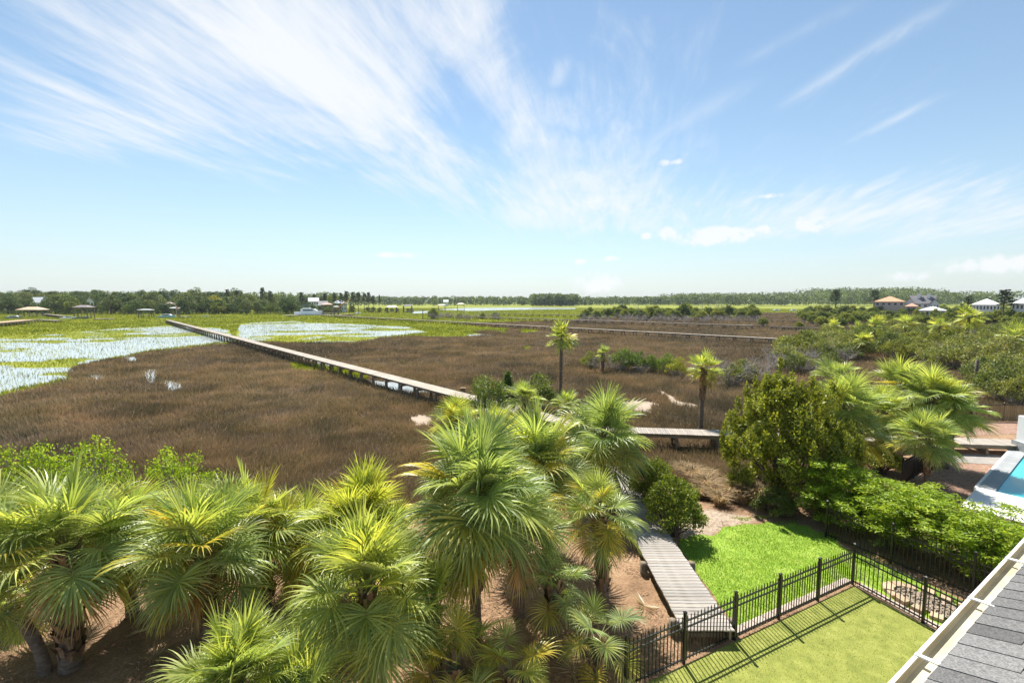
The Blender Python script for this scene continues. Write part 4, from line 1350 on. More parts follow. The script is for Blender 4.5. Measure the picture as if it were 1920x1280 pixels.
# dry grass tufts at the marsh edge
def tuft(seed, n=420, h=.8):
    R = np.random.default_rng(seed)
    a, q = R.uniform(0, 6.28, n), R.uniform(0, .22, n)
    la, ln = a + R.normal(0, .5, n), R.uniform(.2, 1.1, n)
    hh = h * R.uniform(.5, 1, n)
    bx_, by_ = np.cos(a) * q, np.sin(a) * q
    sx, sy = -np.sin(la) * .009, np.cos(la) * .009
    mx, my = bx_ + np.cos(la) * ln * hh * .35, by_ + np.sin(la) * ln * hh * .35
    tx, ty = bx_ + np.cos(la) * ln * hh, by_ + np.sin(la) * ln * hh
    z0 = np.zeros(n)
    V = np.stack([np.stack([bx_ - sx, by_ - sy, z0], -1), np.stack([bx_ + sx, by_ + sy, z0], -1), np.stack([mx + sx, my + sy, hh * .75], -1), np.stack([mx - sx, my - sy, hh * .75], -1), np.stack([tx, ty, hh * .8], -1)], 1).reshape(-1, 3)
    i = np.arange(n)[:, None] * 5
    Fq = np.concatenate([i + [0, 1, 2], i + [0, 2, 3], i + [3, 2, 4]])
    return mesh_np('dry_grass_tuft', V, Fq, MAT['drygrass'], tint=np.repeat(R.uniform(0, 1, n), 5))


TF = [tuft(s) for s in (1, 2, 3)]
tl = [(1300, 895), (1325, 915), (1345, 930), (1372, 935), (1395, 945), (1420, 950), (1350, 950), (1310, 925), (1280, 880), (1385, 920), (1330, 890), (1405, 925)]
for i, (px, py) in enumerate(tl):
    p = U(px, py, .3)
    ob('dry_grass_tuft', TF[i % 3], None, (*p, gh(*p) - .02), (0, 0, i * 1.3), random.uniform(.9, 1.5), label='arching straw coloured grass tuft between the boardwalk shrub and the big shrub', cat='grass tuft', group='dry grass tufts at the top of the lawn')

# --- bush at the head of the long dock, with the cedar
BU = [make_tree('bush', 80 + k, 3.0, 3.6, 34, 95, .17, MAT['bush'], MAT['dead'], .5) for k in range(4)]
CED = make_tree('cedar', 5, 3.4, 3.0, 34, 110, .17, MAT['bush'])
DEAD = [dead_mesh(90 + k, 2.6, 2.0, 8, 6, 5, .05) for k in range(3)]
plant('cedar_tree', 'small dark green cedar at the near end of the long dock', 'tree', CED, (*U(952, 775, 0), 0.0), 1.0, color=(.8, 1.0, .75))
plant('marsh_shrub', 'leafy shrub left of the cedar by the long dock', 'shrub', BU[0], (*U(915, 785, 0), 0.0), 1.15, color=(1.0, 1.2, .8))
plant('marsh_shrub', 'shrub with bare grey twigs right of the cedar', 'shrub', BU[1], (*U(1005, 775, 0), 0.0), 1.1, color=(1.0, 1.15, .8))
plant('dead_shrub', 'bare grey twiggy shrub beside the cedar', 'shrub', [DEAD[0]], (*U(985, 780, 0), 0.0), 1.15, parts=('branches',))

mid = [(1105, 690, .8, 1, 'pale green scrub left of the short palm', (1.3, 1.3, .8)), (1168, 695, 1.05, 0, 'tall green shrub right of the short palm', (1.0, 1.25, .8)), (1192, 697, 1.0, 2, 'leafy green shrub in the middle of the marsh shrubs', (.9, 1.2, .8)),
       (1222, 698, .8, 3, 'low green shrub in the marsh island', (1.0, 1.2, .8)), (1248, 700, .9, 1, 'green shrub at the right of the marsh island', (1.1, 1.35, .7)), (1268, 706, .8, 0, 'yellow green shrub at the right end of the marsh island', (1.9, 1.8, .7)),
       (1375, 722, .85, 2, 'shrub behind the shaggy lone palm', (1.2, 1.25, .9)), (1395, 715, .9, 3, 'grey green shrub right of the shaggy lone palm', (1.2, 1.2, 1.0))]
for px, py, s_, k, l_, c_ in mid:
    plant('marsh_shrub', l_, 'shrub', BU[k], (*U(px, py, 0), -.05), s_, color=c_)
for px, py, s_, k, l_ in [(1120, 693, 1.0, 0, 'bare grey branches around the short palm'), (1150, 696, 1.15, 1, 'dead grey shrub right of the short palm trunk'), (1345, 712, 1.25, 2, 'dead grey shrub left behind the shaggy palm crown'), (1372, 722, 1.7, 1, 'tallest bare grey shrub behind the shaggy palm'),
                          (1425, 705, 1.4, 0, 'bare grey shrub right of the tall dead one'), (1205, 700, .8, 2, 'grey dead twigs in the marsh island'), (1430, 720, 1.0, 1, 'low dead branches at the thicket edge')]:
    plant('dead_shrub', l_, 'shrub', [DEAD[k]], (*U(px, py, 0), -.05), s_, parts=('branches',))

# --- thicket on the right
thick = upoly([(1440, 690), (1470, 655), (1560, 640), (1640, 640), (1660, 612), (1700, 596), (2050, 600), (2300, 740), (1900, 765), (1850, 748), (1830, 700), (1640, 668), (1560, 690), (1500, 705)])
CN = ['olive green', 'pale olive', 'dark green', 'yellow green', 'grey green']
cols = [(1.2, 1.25, .9), (1.45, 1.4, 1.0), (.9, 1.0, .85), (1.5, 1.45, .8), (1.6, 1.5, 1.5)]
rt = random.Random(12)
cnt = 0
used = []
for tr_ in range(9000):
    if cnt >= 240:
        break
    r_ = math.exp(rt.uniform(math.log(38), math.log(190)))
    a = math.radians(rt.uniform(24, 54))
    x, y = r_ * math.sin(a), r_ * math.cos(a)
    if not bool(inside(thick, np.array([x]), np.array([y]))[0]):
        continue
    if any((x - q[0]) ** 2 + (y - q[1]) ** 2 < (.022 * r_ + .3) ** 2 for q in used):
        continue
    used.append((x, y))
    cnt += 1
    if rt.random() < .33:
        plant('dead_shrub', 'bare grey shrub in the ' + ('near' if r_ < 62 else 'middle' if r_ < 105 else 'far') + ' part of the right thicket', 'shrub', [DEAD[cnt % 3]], (x, y, 0), rt.uniform(.9, 1.5), group='dead shrubs of the right thicket', parts=('branches',))
    else:
        s_ = rt.uniform(.65, 1.25) * (1 + .3 * (r_ > 80))
        plant('thicket_shrub', CN[cnt % 5] + (' scrub bush in the near part of the right thicket' if r_ < 62 else ' scrub bush in the middle of the right thicket' if r_ < 105 else ' scrub bush in the far part of the right thicket'), 'shrub', BU[cnt % 4], (x, y, -.05), (s_, s_, s_ * rt.uniform(.75, 1.1)), color=cols[cnt % 5], group='scrub bushes of the right thicket')
TB = [make_tree('bush', 170 + k, 5.5, 5.0, 40, 80, .2, MAT['bush'], MAT['dead'], .5) for k in range(2)]
for i, (px, py, s_, l_) in enumerate([(1905, 735, .75, 'open olive tree at the right edge behind the slatted fence'), (1850, 715, .7, 'open olive tree behind the two dark posts'), (1890, 690, .8, 'pale olive tree at the right edge of the thicket'), (1790, 690, .7, 'open olive tree behind the right palm clump'),
                                      (1720, 668, .7, 'grey olive tree left behind the right palm clump'), (1845, 660, .8, 'loose grey green tree in the middle of the right thicket'), (1905, 650, .9, 'tall loose tree at the right edge of the far thicket'), (1660, 655, .65, 'open tree at the left of the right thicket'), (1470, 680, .6, 'open olive tree at the marsh side of the thicket'), (1530, 672, .65, 'loose olive tree at the thicket front'), (1590, 660, .6, 'grey olive tree above the pale palm')]):
    plant('thicket_tree', l_, 'tree', TB[i % 2], (*U(px, py, 0), -.05), (s_, s_, s_ * (.9 + .1 * (i % 3))), color=cols[(i * 2 + 1) % 5])
    ob('bare_branches', DEAD[i % 3], None, (*U(px + 14, py + 3, 0), -.05), (0, 0, i), 1.5, label='bare grey branches beside the ' + l_, cat='shrub')
for px, y0_, y1_, l_ in [(1827, 735, 678, 'dark bare post with a pale mark, left of two in the thicket'), (1866, 742, 692, 'dark bare post, right of two in the thicket')]:
    p = U(px, y0_, 0)
    h_ = (y0_ - y1_) / F * math.hypot(*p) * .75
    mb = MB(); mb.tube([(0, 0, -.2), (.03, 0, h_ * .6), (0, .02, h_)], [.17, .15, .13], 8)
    T = thing('old_post', l_, 'post', (*p, 0)); mb.obj('post', MAT['bark'], T)
    mb = MB(); mb.box(-.15, .15, -.2, -.14, h_ * .6, h_ * .6 + .08); mb.obj('bracket', MAT['timber'], T)

# --- wooded hammock beyond the brown flat, and fringe shrubs
HM = [make_tree('bush', 120 + k, 6.5, 7.0, 44, 85, .5, MAT['bush'], MAT['dead'], .5) for k in range(3)]
rt = random.Random(44)
tops = [(.95, 1.1, .75), (1.2, 1.3, .75), (.75, .9, .7), (1.5, 1.5, .8)]
for i in range(46):
    px = 1090 + 330 * (i + rt.random()) / 46
    py = rt.choice((600, 598, 594, 590)) + rt.uniform(-2, 2)
    s_ = rt.uniform(.8, 1.2) * (1 if px > 1150 else .75)
    plant('hammock_shrub', 'rounded green tree of the wooded hammock beyond the brown marsh', 'tree', HM[i % 3], (*U(px, py, 0), 0), (s_, s_, s_ * rt.uniform(.8, 1.1)), color=tops[i % 4], group='trees of the wooded hammock')
for i in range(26):
    px = 1080 + 340 * (i + rt.random()) / 26
    plant('hammock_dead_shrub', 'grey leafless shrub along the front of the hammock', 'shrub', [DEAD[i % 3]], (*U(px, 603 + rt.uniform(-1, 2), 0), 0), rt.uniform(1.4, 2.1), group='grey shrubs fronting the hammock', parts=('branches',))
for i in range(16):
    px = 800 + 140 * (i + rt.random()) / 16
    plant('marsh_dead_shrub', 'grey twiggy shrub behind the thin straight dock', 'shrub', [DEAD[i % 3]], (*U(px, 598 + rt.uniform(-2, 2), 0), 0), rt.uniform(1.2, 2.0), group='grey shrubs behind the thin dock', parts=('branches',))
for px, s_ in ((812, .9), (862, .5), (905, .5), (928, .6)):
    plant('marsh_shrub', 'green shrub standing among the grey twigs behind the thin dock', 'shrub', HM[px % 3], (*U(px, 598, 0), 0), s_, color=(1.2, 1.3, .7), group='green shrubs behind the thin dock')
for i, (px, py, s_, l_) in enumerate([(1430, 612, .55, 'pale grey green bush at the right end of the distant dock'), (1498, 618, .45, 'small bush standing on the brown flat at right'), (1525, 600, .55, 'dark green bush above the dark low dock')]):
    plant('marsh_shrub', l_, 'shrub', HM[i % 3], (*U(px, py, 0), 0), s_, color=cols[i])
DT = [dead_mesh(300 + k, 13, 2.5, 2, 3, 2, .16) for k in range(2)]
for i, (px, py, s_, l_) in enumerate([(1350, 596, 1.1, 'tallest bare snag above the hammock'), (1338, 595, .95, 'bare snag just left of the tallest one'), (1316, 596, .9, 'bare snag left in the trio above the hammock'), (1170, 596, .75, 'forked bare snag at the left of the hammock'), (1197, 596, .8, 'thin bare snag above the hammock middle')]):
    plant('dead_tree', l_, 'tree', [DT[i % 2]], (*U(px, py, 0), 0), s_, parts=('branches',))

# --- woods
OAK = [make_tree('oak', 200 + k, 14, 14, 30, 130, .75, MAT['tree'], leafw=.6) for k in range(4)]
PIN = [make_tree('pine', 230 + k, 20, 8, 24, 90, .6, MAT['pine'], leafw=.5) for k in range(3)]
rt = random.Random(9)
TN = ['mid green', 'light green', 'dark green', 'grey green', 'deep green', 'yellowish green']
tc_ = [(1, 1.1, 1), (1.4, 1.45, 1.0), (.75, .9, .9), (1.2, 1.2, 1.15), (.9, 1.1, .7), (1.6, 1.5, .9)]
HOUSEGAP = [(60, 94, 583), (160, 178, 584), (575, 595, 586), (622, 650, 586), (302, 330, 584)]
for row, (py, n, lo, hi) in enumerate([(588.5, 58, .5, .95), (585, 48, .85, 1.2), (581, 46, 1.25, 1.6)]):
    for i in range(n):
        px = -60 + 700 * (i + rt.random()) / n
        s_ = rt.uniform(lo, hi) * (1.08 if px < 470 else .76)
        if any(a_ - 8 < px < b_2 + 8 for a_, b_2, _ in HOUSEGAP) and row < 2:
            s_ = rt.uniform(.45, .68)
        ck = rt.randrange(6)
        lab = TN[ck] + ' ' + ('leafy tree in the front row of the left wood, at the marsh edge', 'leafy tree in the middle of the left wood', 'leafy tree at the back of the left wood, against the sky')[row]
        plant('oak_tree', lab, 'tree', OAK[rt.randrange(4)], (*U(px, py + rt.uniform(-.8, .8), 0), 0), s_, color=tc_[ck], group='left wood, ' + ('front', 'middle', 'back')[row] + ' row')
for px, py, s_ in [(428, 584, 1.0), (446, 584, .95), (494, 585, 1.05), (508, 585, .9), (566, 585, .85), (610, 585, .8), (628, 585, .8), (650, 585, .9), (663, 585, .85), (673, 585, .85), (684, 585, .8), (692, 585, .85), (700, 585, .7), (640, 586, .8), (590, 584, .8)]:
    plant('pine_tree', 'dark pine rising above the left wood', 'tree', PIN[px % 3], (*U(px, py, 0), 0), s_, color=(.8, .9, .9), group='pines above the left wood')
plant('pine_tree', 'lone thin pine at the right end of the left wood', 'tree', PIN[1], (*U(712, 584, 0), 0), (.35, .35, .75), color=(1, 1, 1))
plant('oak_tree', 'yellowing tree in the left wood', 'tree', OAK[1], (*U(404, 586, 0), 0), 1.0, color=(3.6, 2.6, .8))
plant('oak_tree', 'rounded dark tree beside the yacht', 'tree', OAK[2], (*U(540, 589, 0), 0), .9, color=(.8, .95, .9))
for px, s_ in ((712, .32), (725, .3), (735, .28), (700, .35), (690, .35), (765, .25), (772, .28), (660, .45), (745, .25)):
    plant('marsh_shrub', 'low dark shrub at the right end of the left wood', 'shrub', OAK[px % 4], (*U(px, 585.5, 0), 0), s_, color=(1.1, 1.1, 1), group='low shrubs ending the left wood')


def far_wood(name, label, segs, seed, hgt, n, leaf):
    """far forest that reads as one mass: crowns of clumped leaves on a belt"""
    R = np.random.default_rng(seed)
    P = []
    for (xa, ya), (xb, yb), depth, hs in segs:
        L = math.hypot(xb - xa, yb - ya)
        for i in range(n):
            t_ = R.uniform(0, 1)
            dd = R.uniform(0, depth)
            x0 = xa + (xb - xa) * t_
            y0 = ya + (yb - ya) * t_ + dd
            h = hgt * hs * R.uniform(.6, 1.2)
            w = h * R.uniform(.22, .34)
            P.append(blob_pts(R, (x0, y0, h * .82), (w, w, h * .22), 40, .5))
            P.append(blob_pts(R, (x0, y0, h * .42), (w * .9, w * .9, h * .32), 16, .5))
    return ob(name, leaf_mesh(name, np.concatenate(P), leaf, leaf * .6, MAT['tree'], R, .3), label=label, cat='wood', kind='stuff', color=(1.15, 1.25, 1.15))


far_wood('far_wood', 'far forest belt across the river in the centre', [(U(640, 573.2), U(1000, 573.4), 160, 1.0), (U(1000, 574.5), U(1085, 574.5), 90, 1.15), (U(1060, 573), U(1330, 573), 200, 1.0)], 1, 17, 420, 3.3)
far_wood('far_wood', 'far pine forest rising behind the hammock and the right houses', [(U(1290, 573.4), U(1520, 573.6), 200, 1.35), (U(1530, 574), U(1960, 574), 200, 1.5), (U(1560, 573), U(1800, 573), 150, 2.0)], 2, 17, 420, 3.3)
far_wood('far_wood', 'forest closing the view behind the left wood', [(U(-200, 577), U(640, 576), 120, 1.2)], 3, 17, 500, 3.4)

for i, (px, py, s_) in enumerate(((1808, 604, .95), (1838, 606, .8), (1866, 607, .9), (1893, 606, .95), (1912, 609, .85), (1780, 602, .9), (1722, 597, .95), (1690, 596, .9), (1752, 598, .85))):
    plant('thicket_tree', 'taller green tree partly hiding the right houses', 'tree', HM[i % 3], (*U(px, py, 0), 0), (s_ * .8, s_ * .8, s_), color=tops[(i + 1) % 4], group='taller trees partly hiding the right houses')
rt = random.Random(78)
for i in range(84):
    px = 1500 + 470 * (i + rt.random()) / 84
    py = rt.uniform(597, 616)
    s_ = rt.uniform(.55, .8) * (1.15 if py < 605 else .9)
    plant('thicket_tree', 'rounded olive tree between the right thicket and the houses', 'tree', HM[i % 3], (*U(px, py, 0), 0), (s_, s_, s_ * .9), color=tops[i % 4], group='olive trees before the right houses')
rt = random.Random(77)
for i in range(58):
    px = 1505 + 450 * (i + rt.random()) / 58
    py = 586 + rt.uniform(-2, 9)
    s_ = rt.uniform(.7, 1.25)
    plant('thicket_tree', 'rounded dark green tree in front of the right houses', 'tree', HM[i % 3], (*U(px, py, 0), 0), (s_, s_, s_ * .9), color=tops[i % 4], group='trees in front of the right houses')
for px, py, s_, l_ in [(1565, 588, 1.1, 'flat topped pine left of the terracotta roof'), (1638, 588, 1.08, 'pine directly left of the terracotta roof'), (1660, 587, .8, 'pine behind the terracotta roof'), (1880, 606, .86, 'dark wind-swept pine in front of the white houses'),
                       (1813, 600, .72, 'spreading pine left of the white house'), (1850, 592, .7, 'pine behind the white house roof'), (1905, 605, .6, 'small dark pine at the right edge before the white house')]:
    s3 = (s_ * 1.25, s_ * 1.25, s_ * .82)
    plant('pine_tree', l_, 'tree', PIN[px % 3], (*U(px, py, 0), 0), s3, color=(.9, 1.0, .9))

# ---------------------------------------------------------------- houses, shelters and boats
def house(label, px, py, wpx, dist, eave, ridge, depth, wallc, roofc, kind='hip', rz=0.0, wins=(4, 2), chim=0, name='house'):
    """px: middle; dist: metres away; eave and ridge heights in metres"""
    a, b_2, _ = ray(px, 565)
    x, y = a * dist, b_2 * dist
    al = math.atan2(a, b_2)
    w = wpx / F * dist * math.cos(al)
    rz = rz - al
    T = thing(name, label, 'house', (x, y, 0), rz)
    hw = w / 2
    mb = MB(); mb.box(-hw, hw, 0, depth, 0, eave)
    if kind == 'gable':
        mb.add([(-hw, 0, eave), (-hw, depth, eave), (-hw, depth / 2, ridge), (hw, 0, eave), (hw, depth, eave), (hw, depth / 2, ridge)], [(0, 2, 1), (3, 4, 5)])
    elif kind == 'front':
        mb.add([(-hw, 0, eave), (hw, 0, eave), (0, 0, ridge)], [(0, 1, 2)])
    mb.obj('wall', MAT['paint'], T, color=wallc)
    o = .6
    mb = MB()
    if kind == 'hip':
        k = min(hw, depth / 2) * .95
        v = [(-hw - o, -o, eave), (hw + o, -o, eave), (hw + o, depth + o, eave), (-hw - o, depth + o, eave), (-hw + k, depth / 2, ridge), (hw - k, depth / 2, ridge)]
        mb.add(v, [(0, 1, 5, 4), (1, 2, 5), (2, 3, 4, 5), (3, 0, 4), (3, 2, 1, 0)])
        mb.box(-hw - o, hw + o, -o, depth + o, eave - .3, eave - .004)
    elif kind == 'gable':
        v = [(-hw - o, -o, eave - .3), (hw + o, -o, eave - .3), (hw + o, depth / 2, ridge + .1), (-hw - o, depth / 2, ridge + .1), (hw + o, depth + o, eave - .3), (-hw - o, depth + o, eave - .3)]
        mb.add(v + [(q[0], q[1], q[2] + .25) for q in v], [(6, 7, 8, 9), (9, 8, 10, 11), (1, 0, 3, 2), (2, 3, 5, 4), (0, 1, 7, 6), (5, 11, 10, 4), (0, 6, 9, 3), (3, 9, 11, 5), (1, 2, 8, 7), (2, 4, 10, 8)])
    else:
        v = [(-hw - o, -o, eave - .3), (0, -o, ridge + .1), (hw + o, -o, eave - .3), (-hw - o, depth, eave - .3), (0, depth, ridge + .1), (hw + o, depth, eave - .3)]
        mb.add(v + [(q[0], q[1], q[2] + .25) for q in v], [(6, 9, 10, 7), (7, 10, 11, 8), (0, 1, 4, 3), (1, 2, 5, 4), (0, 6, 7, 1), (1, 7, 8, 2), (3, 9, 6, 0), (2, 8, 11, 5)])
    RF = mb.obj('roof', MAT['roofing'], T, color=roofc)
    for c_ in range(chim):
        mb = MB(); cx_ = -hw * .35 + c_ * hw * .8
        mb.box(cx_ - .8, cx_ + .8, depth * .3, depth * .3 + 1.6, eave, ridge + 1.3); mb.box(cx_ - 1, cx_ + 1, depth * .3 - .2, depth * .3 + 1.8, ridge + 1.31, ridge + 1.6)
        mb.obj('chimney', MAT['paint'], RF, color=(.8, .8, .8))
    nw, nf = wins
    if nw:
        ww = min(1.5, w / nw * .5)
        mb = MB(); mb.box(-ww / 2, ww / 2, -.06, -.02, 0, 1.5); wm_ = mb.mesh('pane', MAT['glass'])
        mb = MB()
        for q in ((-ww / 2 - .15, -ww / 2, -.12, 1.62), (ww / 2, ww / 2 + .15, -.12, 1.62)):
            mb.box(q[0], q[1], -.1, -.01, q[2], q[3])
        mb.box(-ww / 2, ww / 2, -.1, -.01, -.12, 0); mb.box(-ww / 2, ww / 2, -.1, -.01, 1.5, 1.62)
        fm_ = mb.mesh('window', MAT['white'])
        for f_ in range(nf):
            for i in range(nw):
                wx_ = -hw + w * (i + .5) / nw
                WO = ob('window', fm_, T, (wx_, 0, eave - 2.2 - 3.0 * f_))
                ob('pane', wm_, WO)
    return T


W_, G_ = (.78, .79, .8), (.55, .57, .6)
house('house with a terracotta hip roof above the right thicket', 1668, 0, 56, 280, 8.9, 12.2, 14, (.45, .40, .36), (.62, .33, .19), 'hip', wins=(5, 1))
house('small terracotta roofed wing below the grey house', 1710, 0, 22, 262, 6.2, 8.0, 8, (.45, .36, .3), (.55, .30, .2), 'hip', wins=(2, 1))
house('steep grey roofed house with two pale chimneys', 1730, 0, 46, 290, 7.6, 12.6, 12, (.72, .73, .75), (.17, .165, .175), 'gable', wins=(4, 1), chim=2)
house('white gable with dark windows on the left of the grey roofed house', 1706, 0, 16, 284, 7.8, 11.2, 9, (.78, .79, .82), (.2, .2, .21), 'front', wins=(2, 1))
house('white gable with arched glazing on the right of the grey roofed house', 1753, 0, 17, 284, 7.4, 10.6, 9, (.78, .79, .82), (.2, .2, .21), 'front', wins=(3, 1))
house('low long white roofed house in the right thicket', 1750, 0, 50, 235, 4.4, 6.4, 10, (.75, .76, .78), (.80, .79, .76), 'hip', wins=(5, 1))
house('white house with a row of upper windows near the right edge', 1850, 0, 52, 205, 7.6, 10.2, 12, W_, (.80, .79, .77), 'hip', wins=(8, 2))
house('white house cut by the right edge of the picture', 1925, 0, 56, 185, 8.2, 10.6, 12, W_, (.78, .78, .77), 'hip', wins=(7, 2))
house('white porch roof below the white house with upper windows', 1826, 0, 34, 190, 3.8, 5.4, 8, W_, (.8, .79, .77), 'hip', wins=(3, 1))
house('pale blue white house with a terrace in the left wood', 76, 0, 24, 380, 8.0, 12.2, 12, (.70, .74, .80), (.45, .47, .5), 'gable', wins=(5, 2))
house('white gabled bay of the pale house in the left wood', 85, 0, 9, 374, 10, 14, 8, (.74, .77, .82), (.5, .5, .52), 'front', wins=(2, 2))
T = house('white terrace of the pale house in the left wood', 72, 0, 34, 360, 3.0, 3.6, 6, (.7, .73, .78), (.66, .68, .72), 'hip', wins=(6, 1), name='terrace')
house('white house between trees of the left wood', 168, 0, 16, 360, 8.5, 12.0, 10, (.74, .76, .8), (.42, .36, .34), 'front', wins=(2, 2))
house('grey blue house at the left edge of the wood', 4, 0, 22, 350, 5.5, 9.0, 10, (.5, .57, .66), (.4, .44, .5), 'gable', wins=(3, 1))
house('pale low roof among the left wood', 318, 0, 34, 345, 6.2, 8.4, 10, (.6, .5, .45), (.62, .50, .44), 'hip', wins=(4, 1))
house('white house in the wood above the yacht', 588, 0, 18, 372, 9.0, 11.8, 10, (.74, .75, .78), (.55, .55, .56), 'gable', wins=(4, 2))
house('white house in the wood right of the red shelter', 637, 0, 24, 372, 7.6, 10.6, 10, (.75, .76, .78), (.5, .52, .56), 'hip', wins=(5, 2))
house('brown house half hidden in the wood above the yacht', 606, 0, 16, 352, 6, 9, 10, (.4, .3, .27), (.3, .27, .27), 'gable', wins=(3, 1))
house('tiny white house in front of the far forest', 836, 0, 9, 880, 8, 12, 10, (.8, .8, .8), (.8, .8, .8), 'gable', wins=(3, 1))


def shelter(label, px, py, wpx, hroof, roofc, flat=False, platform=True, boatc=None, rz=.1):
    x, y = U(px, py, 0)
    d = math.hypot(x, y)
    w = wpx / F * y
    T = thing('boat_shelter', label, 'boat shelter', (x, y, 0), rz)
    dp = w * .6
    mb = MB(); mb.tube([(0, 0, -.6), (0, 0, hroof)], .2, 6); pm = mb.mesh('piling', MAT['timber'])
    for sx in (-1, 1):
        for sy in (0, .5, 1):
            ob('piling', pm, T, (sx * w * .42, sy * dp, 0), color=(1, 1, 1))
    mb = MB()
    hw, hd = w / 2, dp / 2 + .6
    rh = hroof + (.5 if flat else w * .14)
    mb.add([(-hw, hd - dp / 2 - 1.2, hroof), (hw, hd - dp / 2 - 1.2, hroof), (hw, dp + .6, hroof), (-hw, dp + .6, hroof), (-hw * .45, dp / 2, rh), (hw * .45, dp / 2, rh)], [(0, 1, 5, 4), (1, 2, 5), (2, 3, 4, 5), (3, 0, 4), (3, 2, 1, 0)])
    mb.box(-hw * .99, hw * .99, -.55, dp + .55, hroof - .25, hroof - .004)
    mb.obj('roof', MAT['roofing'], T, color=roofc)
    if platform:
        mb = MB(); mb.box(-w * .5, w * .5, -.9, dp, 1.1, 1.3); mb.obj('platform', MAT['deckfar'], T, color=(.8, .75, .7))
    return T


shelter('boat shelter with a low orange tan roof behind the left dock', 52, 594, 38, 4.2, (.62, .45, .30))
shelter('dark roofed boat shelter over a blue hull, left creek', 152, 597, 27, 6.0, (.25, .21, .21))
shelter('dark low boat shelter left of the long dock end', 270, 596, 22, 4.4, (.42, .44, .45), flat=True)
shelter('small pale shelter behind the long dock end', 326, 594, 14, 5.2, (.55, .57, .57), flat=True)
shelter('open dock shelter with a red brown tin roof right of the yacht', 612, 590.5, 18, 7.0, (.66, .40, .32))
shelter('small pale shelter right of the red roofed one', 630, 591, 9, 5.6, (.6, .6, .58))
shelter('boat shelter with a pinkish white hip roof in the centre', 734, 586.5, 20, 4.6, (.78, .70, .68))
shelter('dark roofed boat shelter right of the pinkish white one', 764, 586, 18, 5.4, (.2, .19, .21))
shelter('left of two cream roofed shelters beyond the grey shrubs', 828, 583.6, 15, 5.5, (.72, .66, .5))
shelter('right of two cream roofed shelters beyond the grey shrubs', 864, 583.0, 15, 6.5, (.74, .68, .52))


def hull_boat(label, px, py, Lm, col, cabin=True, rz=0.0, name='boat', fly=False, cat='boat'):
    x, y = U(px, py, 0)
    T = thing(name, label, cat, (x, y, -.1), rz)
    st_n = 9
    V, Fq = [], []
    B, Hh = Lm * .26, Lm * .12
    for i in range(st_n):
        t_ = i / (st_n - 1)
        xx = (t_ - .5) * Lm
        bw = B / 2 * (1 - max(0, (t_ - .45) / .55) ** 2.2) * (.92 + .08 * min(1, t_ * 4))
        hh = Hh * (1 + .55 * t_ ** 2)
        V += [(xx - .0, -bw, hh), (xx, -bw * .86, 0.12 * Hh), (xx, 0, -.35 * Hh * (1 - t_)), (xx, bw * .86, .12 * Hh), (xx, bw, hh)]
    for i in range(st_n - 1):
        for k in range(4):
            Fq.append((i * 5 + k, (i + 1) * 5 + k, (i + 1) * 5 + k + 1, i * 5 + k + 1))
        Fq.append((i * 5 + 4, (i + 1) * 5 + 4, (i + 1) * 5, i * 5))
    Fq.append((0, 1, 2, 3, 4))
    mb = MB(); mb.add(V, Fq); mb.obj('hull', MAT['gel'], T, color=col)
    if cabin:
        c0, c1, ch = -.28 * Lm, .24 * Lm, Hh * (1.05 + .9)
        cw = B * .38
        mb = MB()
        mb.add([(c0, -cw, Hh), (c1 + .1 * Lm, -cw * .8, Hh * 1.1), (c1 + .1 * Lm, cw * .8, Hh * 1.1), (c0, cw, Hh), (c0, -cw * .9, ch), (c1 - .05 * Lm, -cw * .75, ch), (c1 - .05 * Lm, cw * .75, ch), (c0, cw * .9, ch)], [(4, 5, 6, 7), (0, 1, 5, 4), (1, 2, 6, 5), (2, 3, 7, 6), (3, 0, 4, 7)])
        mb.obj('cabin', MAT['gel'], T, color=(1, 1, 1))
        mb = MB()
        for sy in (-1, 1):
            mb.add([(c0 * .7, sy * (cw * .975 + .05), Hh * 1.3), (c1 * .8, sy * (cw * .9 + .05), Hh * 1.35), (c1 * .55, sy * (cw * .84 + .05), Hh * 1.72), (c0 * .7, sy * (cw * .94 + .05), Hh * 1.72)], [(0, 1, 2, 3)])
        mb.obj('cabin_window', MAT['glass'], T)
    if fly:
        mb = MB(); mb.box(-.2 * Lm, .04 * Lm, -B * .26, B * .26, Hh * 1.96, Hh * 2.3); mb.obj('flybridge', MAT['gel'], T, color=(1, 1, 1))
        mb = MB(); mb.box(-.22 * Lm, .05 * Lm, -B * .3, B * .3, Hh * 3.0, Hh * 3.08)
        for sx, sy in ((-.2, -1), (-.2, 1), (.03, -1), (.03, 1)):
            mb.tube([(sx * Lm, sy * B * .26, Hh * 2.3), (sx * Lm, sy * B * .26, Hh * 3.02)], .05, 5)
        mb.obj('canopy', MAT['gel'], T, color=(.35, .45, .55))
    return T


hull_boat('large white motor yacht moored at the creek below the wood', 580, 590.2, 18, (1, 1, 1), rz=.10, fly=True, name='yacht', cat='yacht')
hull_boat('small white boat beside the dark roofed left shelter', 128, 598, 6.5, (1, 1, 1), rz=1.3)
hull_boat('blue hulled boat under the dark roofed left shelter', 152, 598, 7, (.1, .16, .3), cabin=False, rz=.2)
hull_boat('blue and white boat beyond the long dock end', 313, 595.5, 9, (.45, .68, .8), rz=.1)
hull_boat('small white boat right of the striped flag', 385, 594, 4, (1, 1, 1), rz=.6)
hull_boat('white centre console boat right of the red shelter', 672, 588.5, 6, (1, 1, 1), rz=1.2)
hull_boat('dark boat at the left edge near the tan dock', 26, 597, 7, (.3, .32, .35), rz=.3)
walkway('floating_dock', 'low white floating dock left of the yacht', U(560, 591.5, .6), U(535, 591.5, .6), 3.5, .9, single=False, pile=4, gz=-.3, pile_r=.15, cat='dock', tone=(1.3, 1.28, 1.25), pitch=.4)
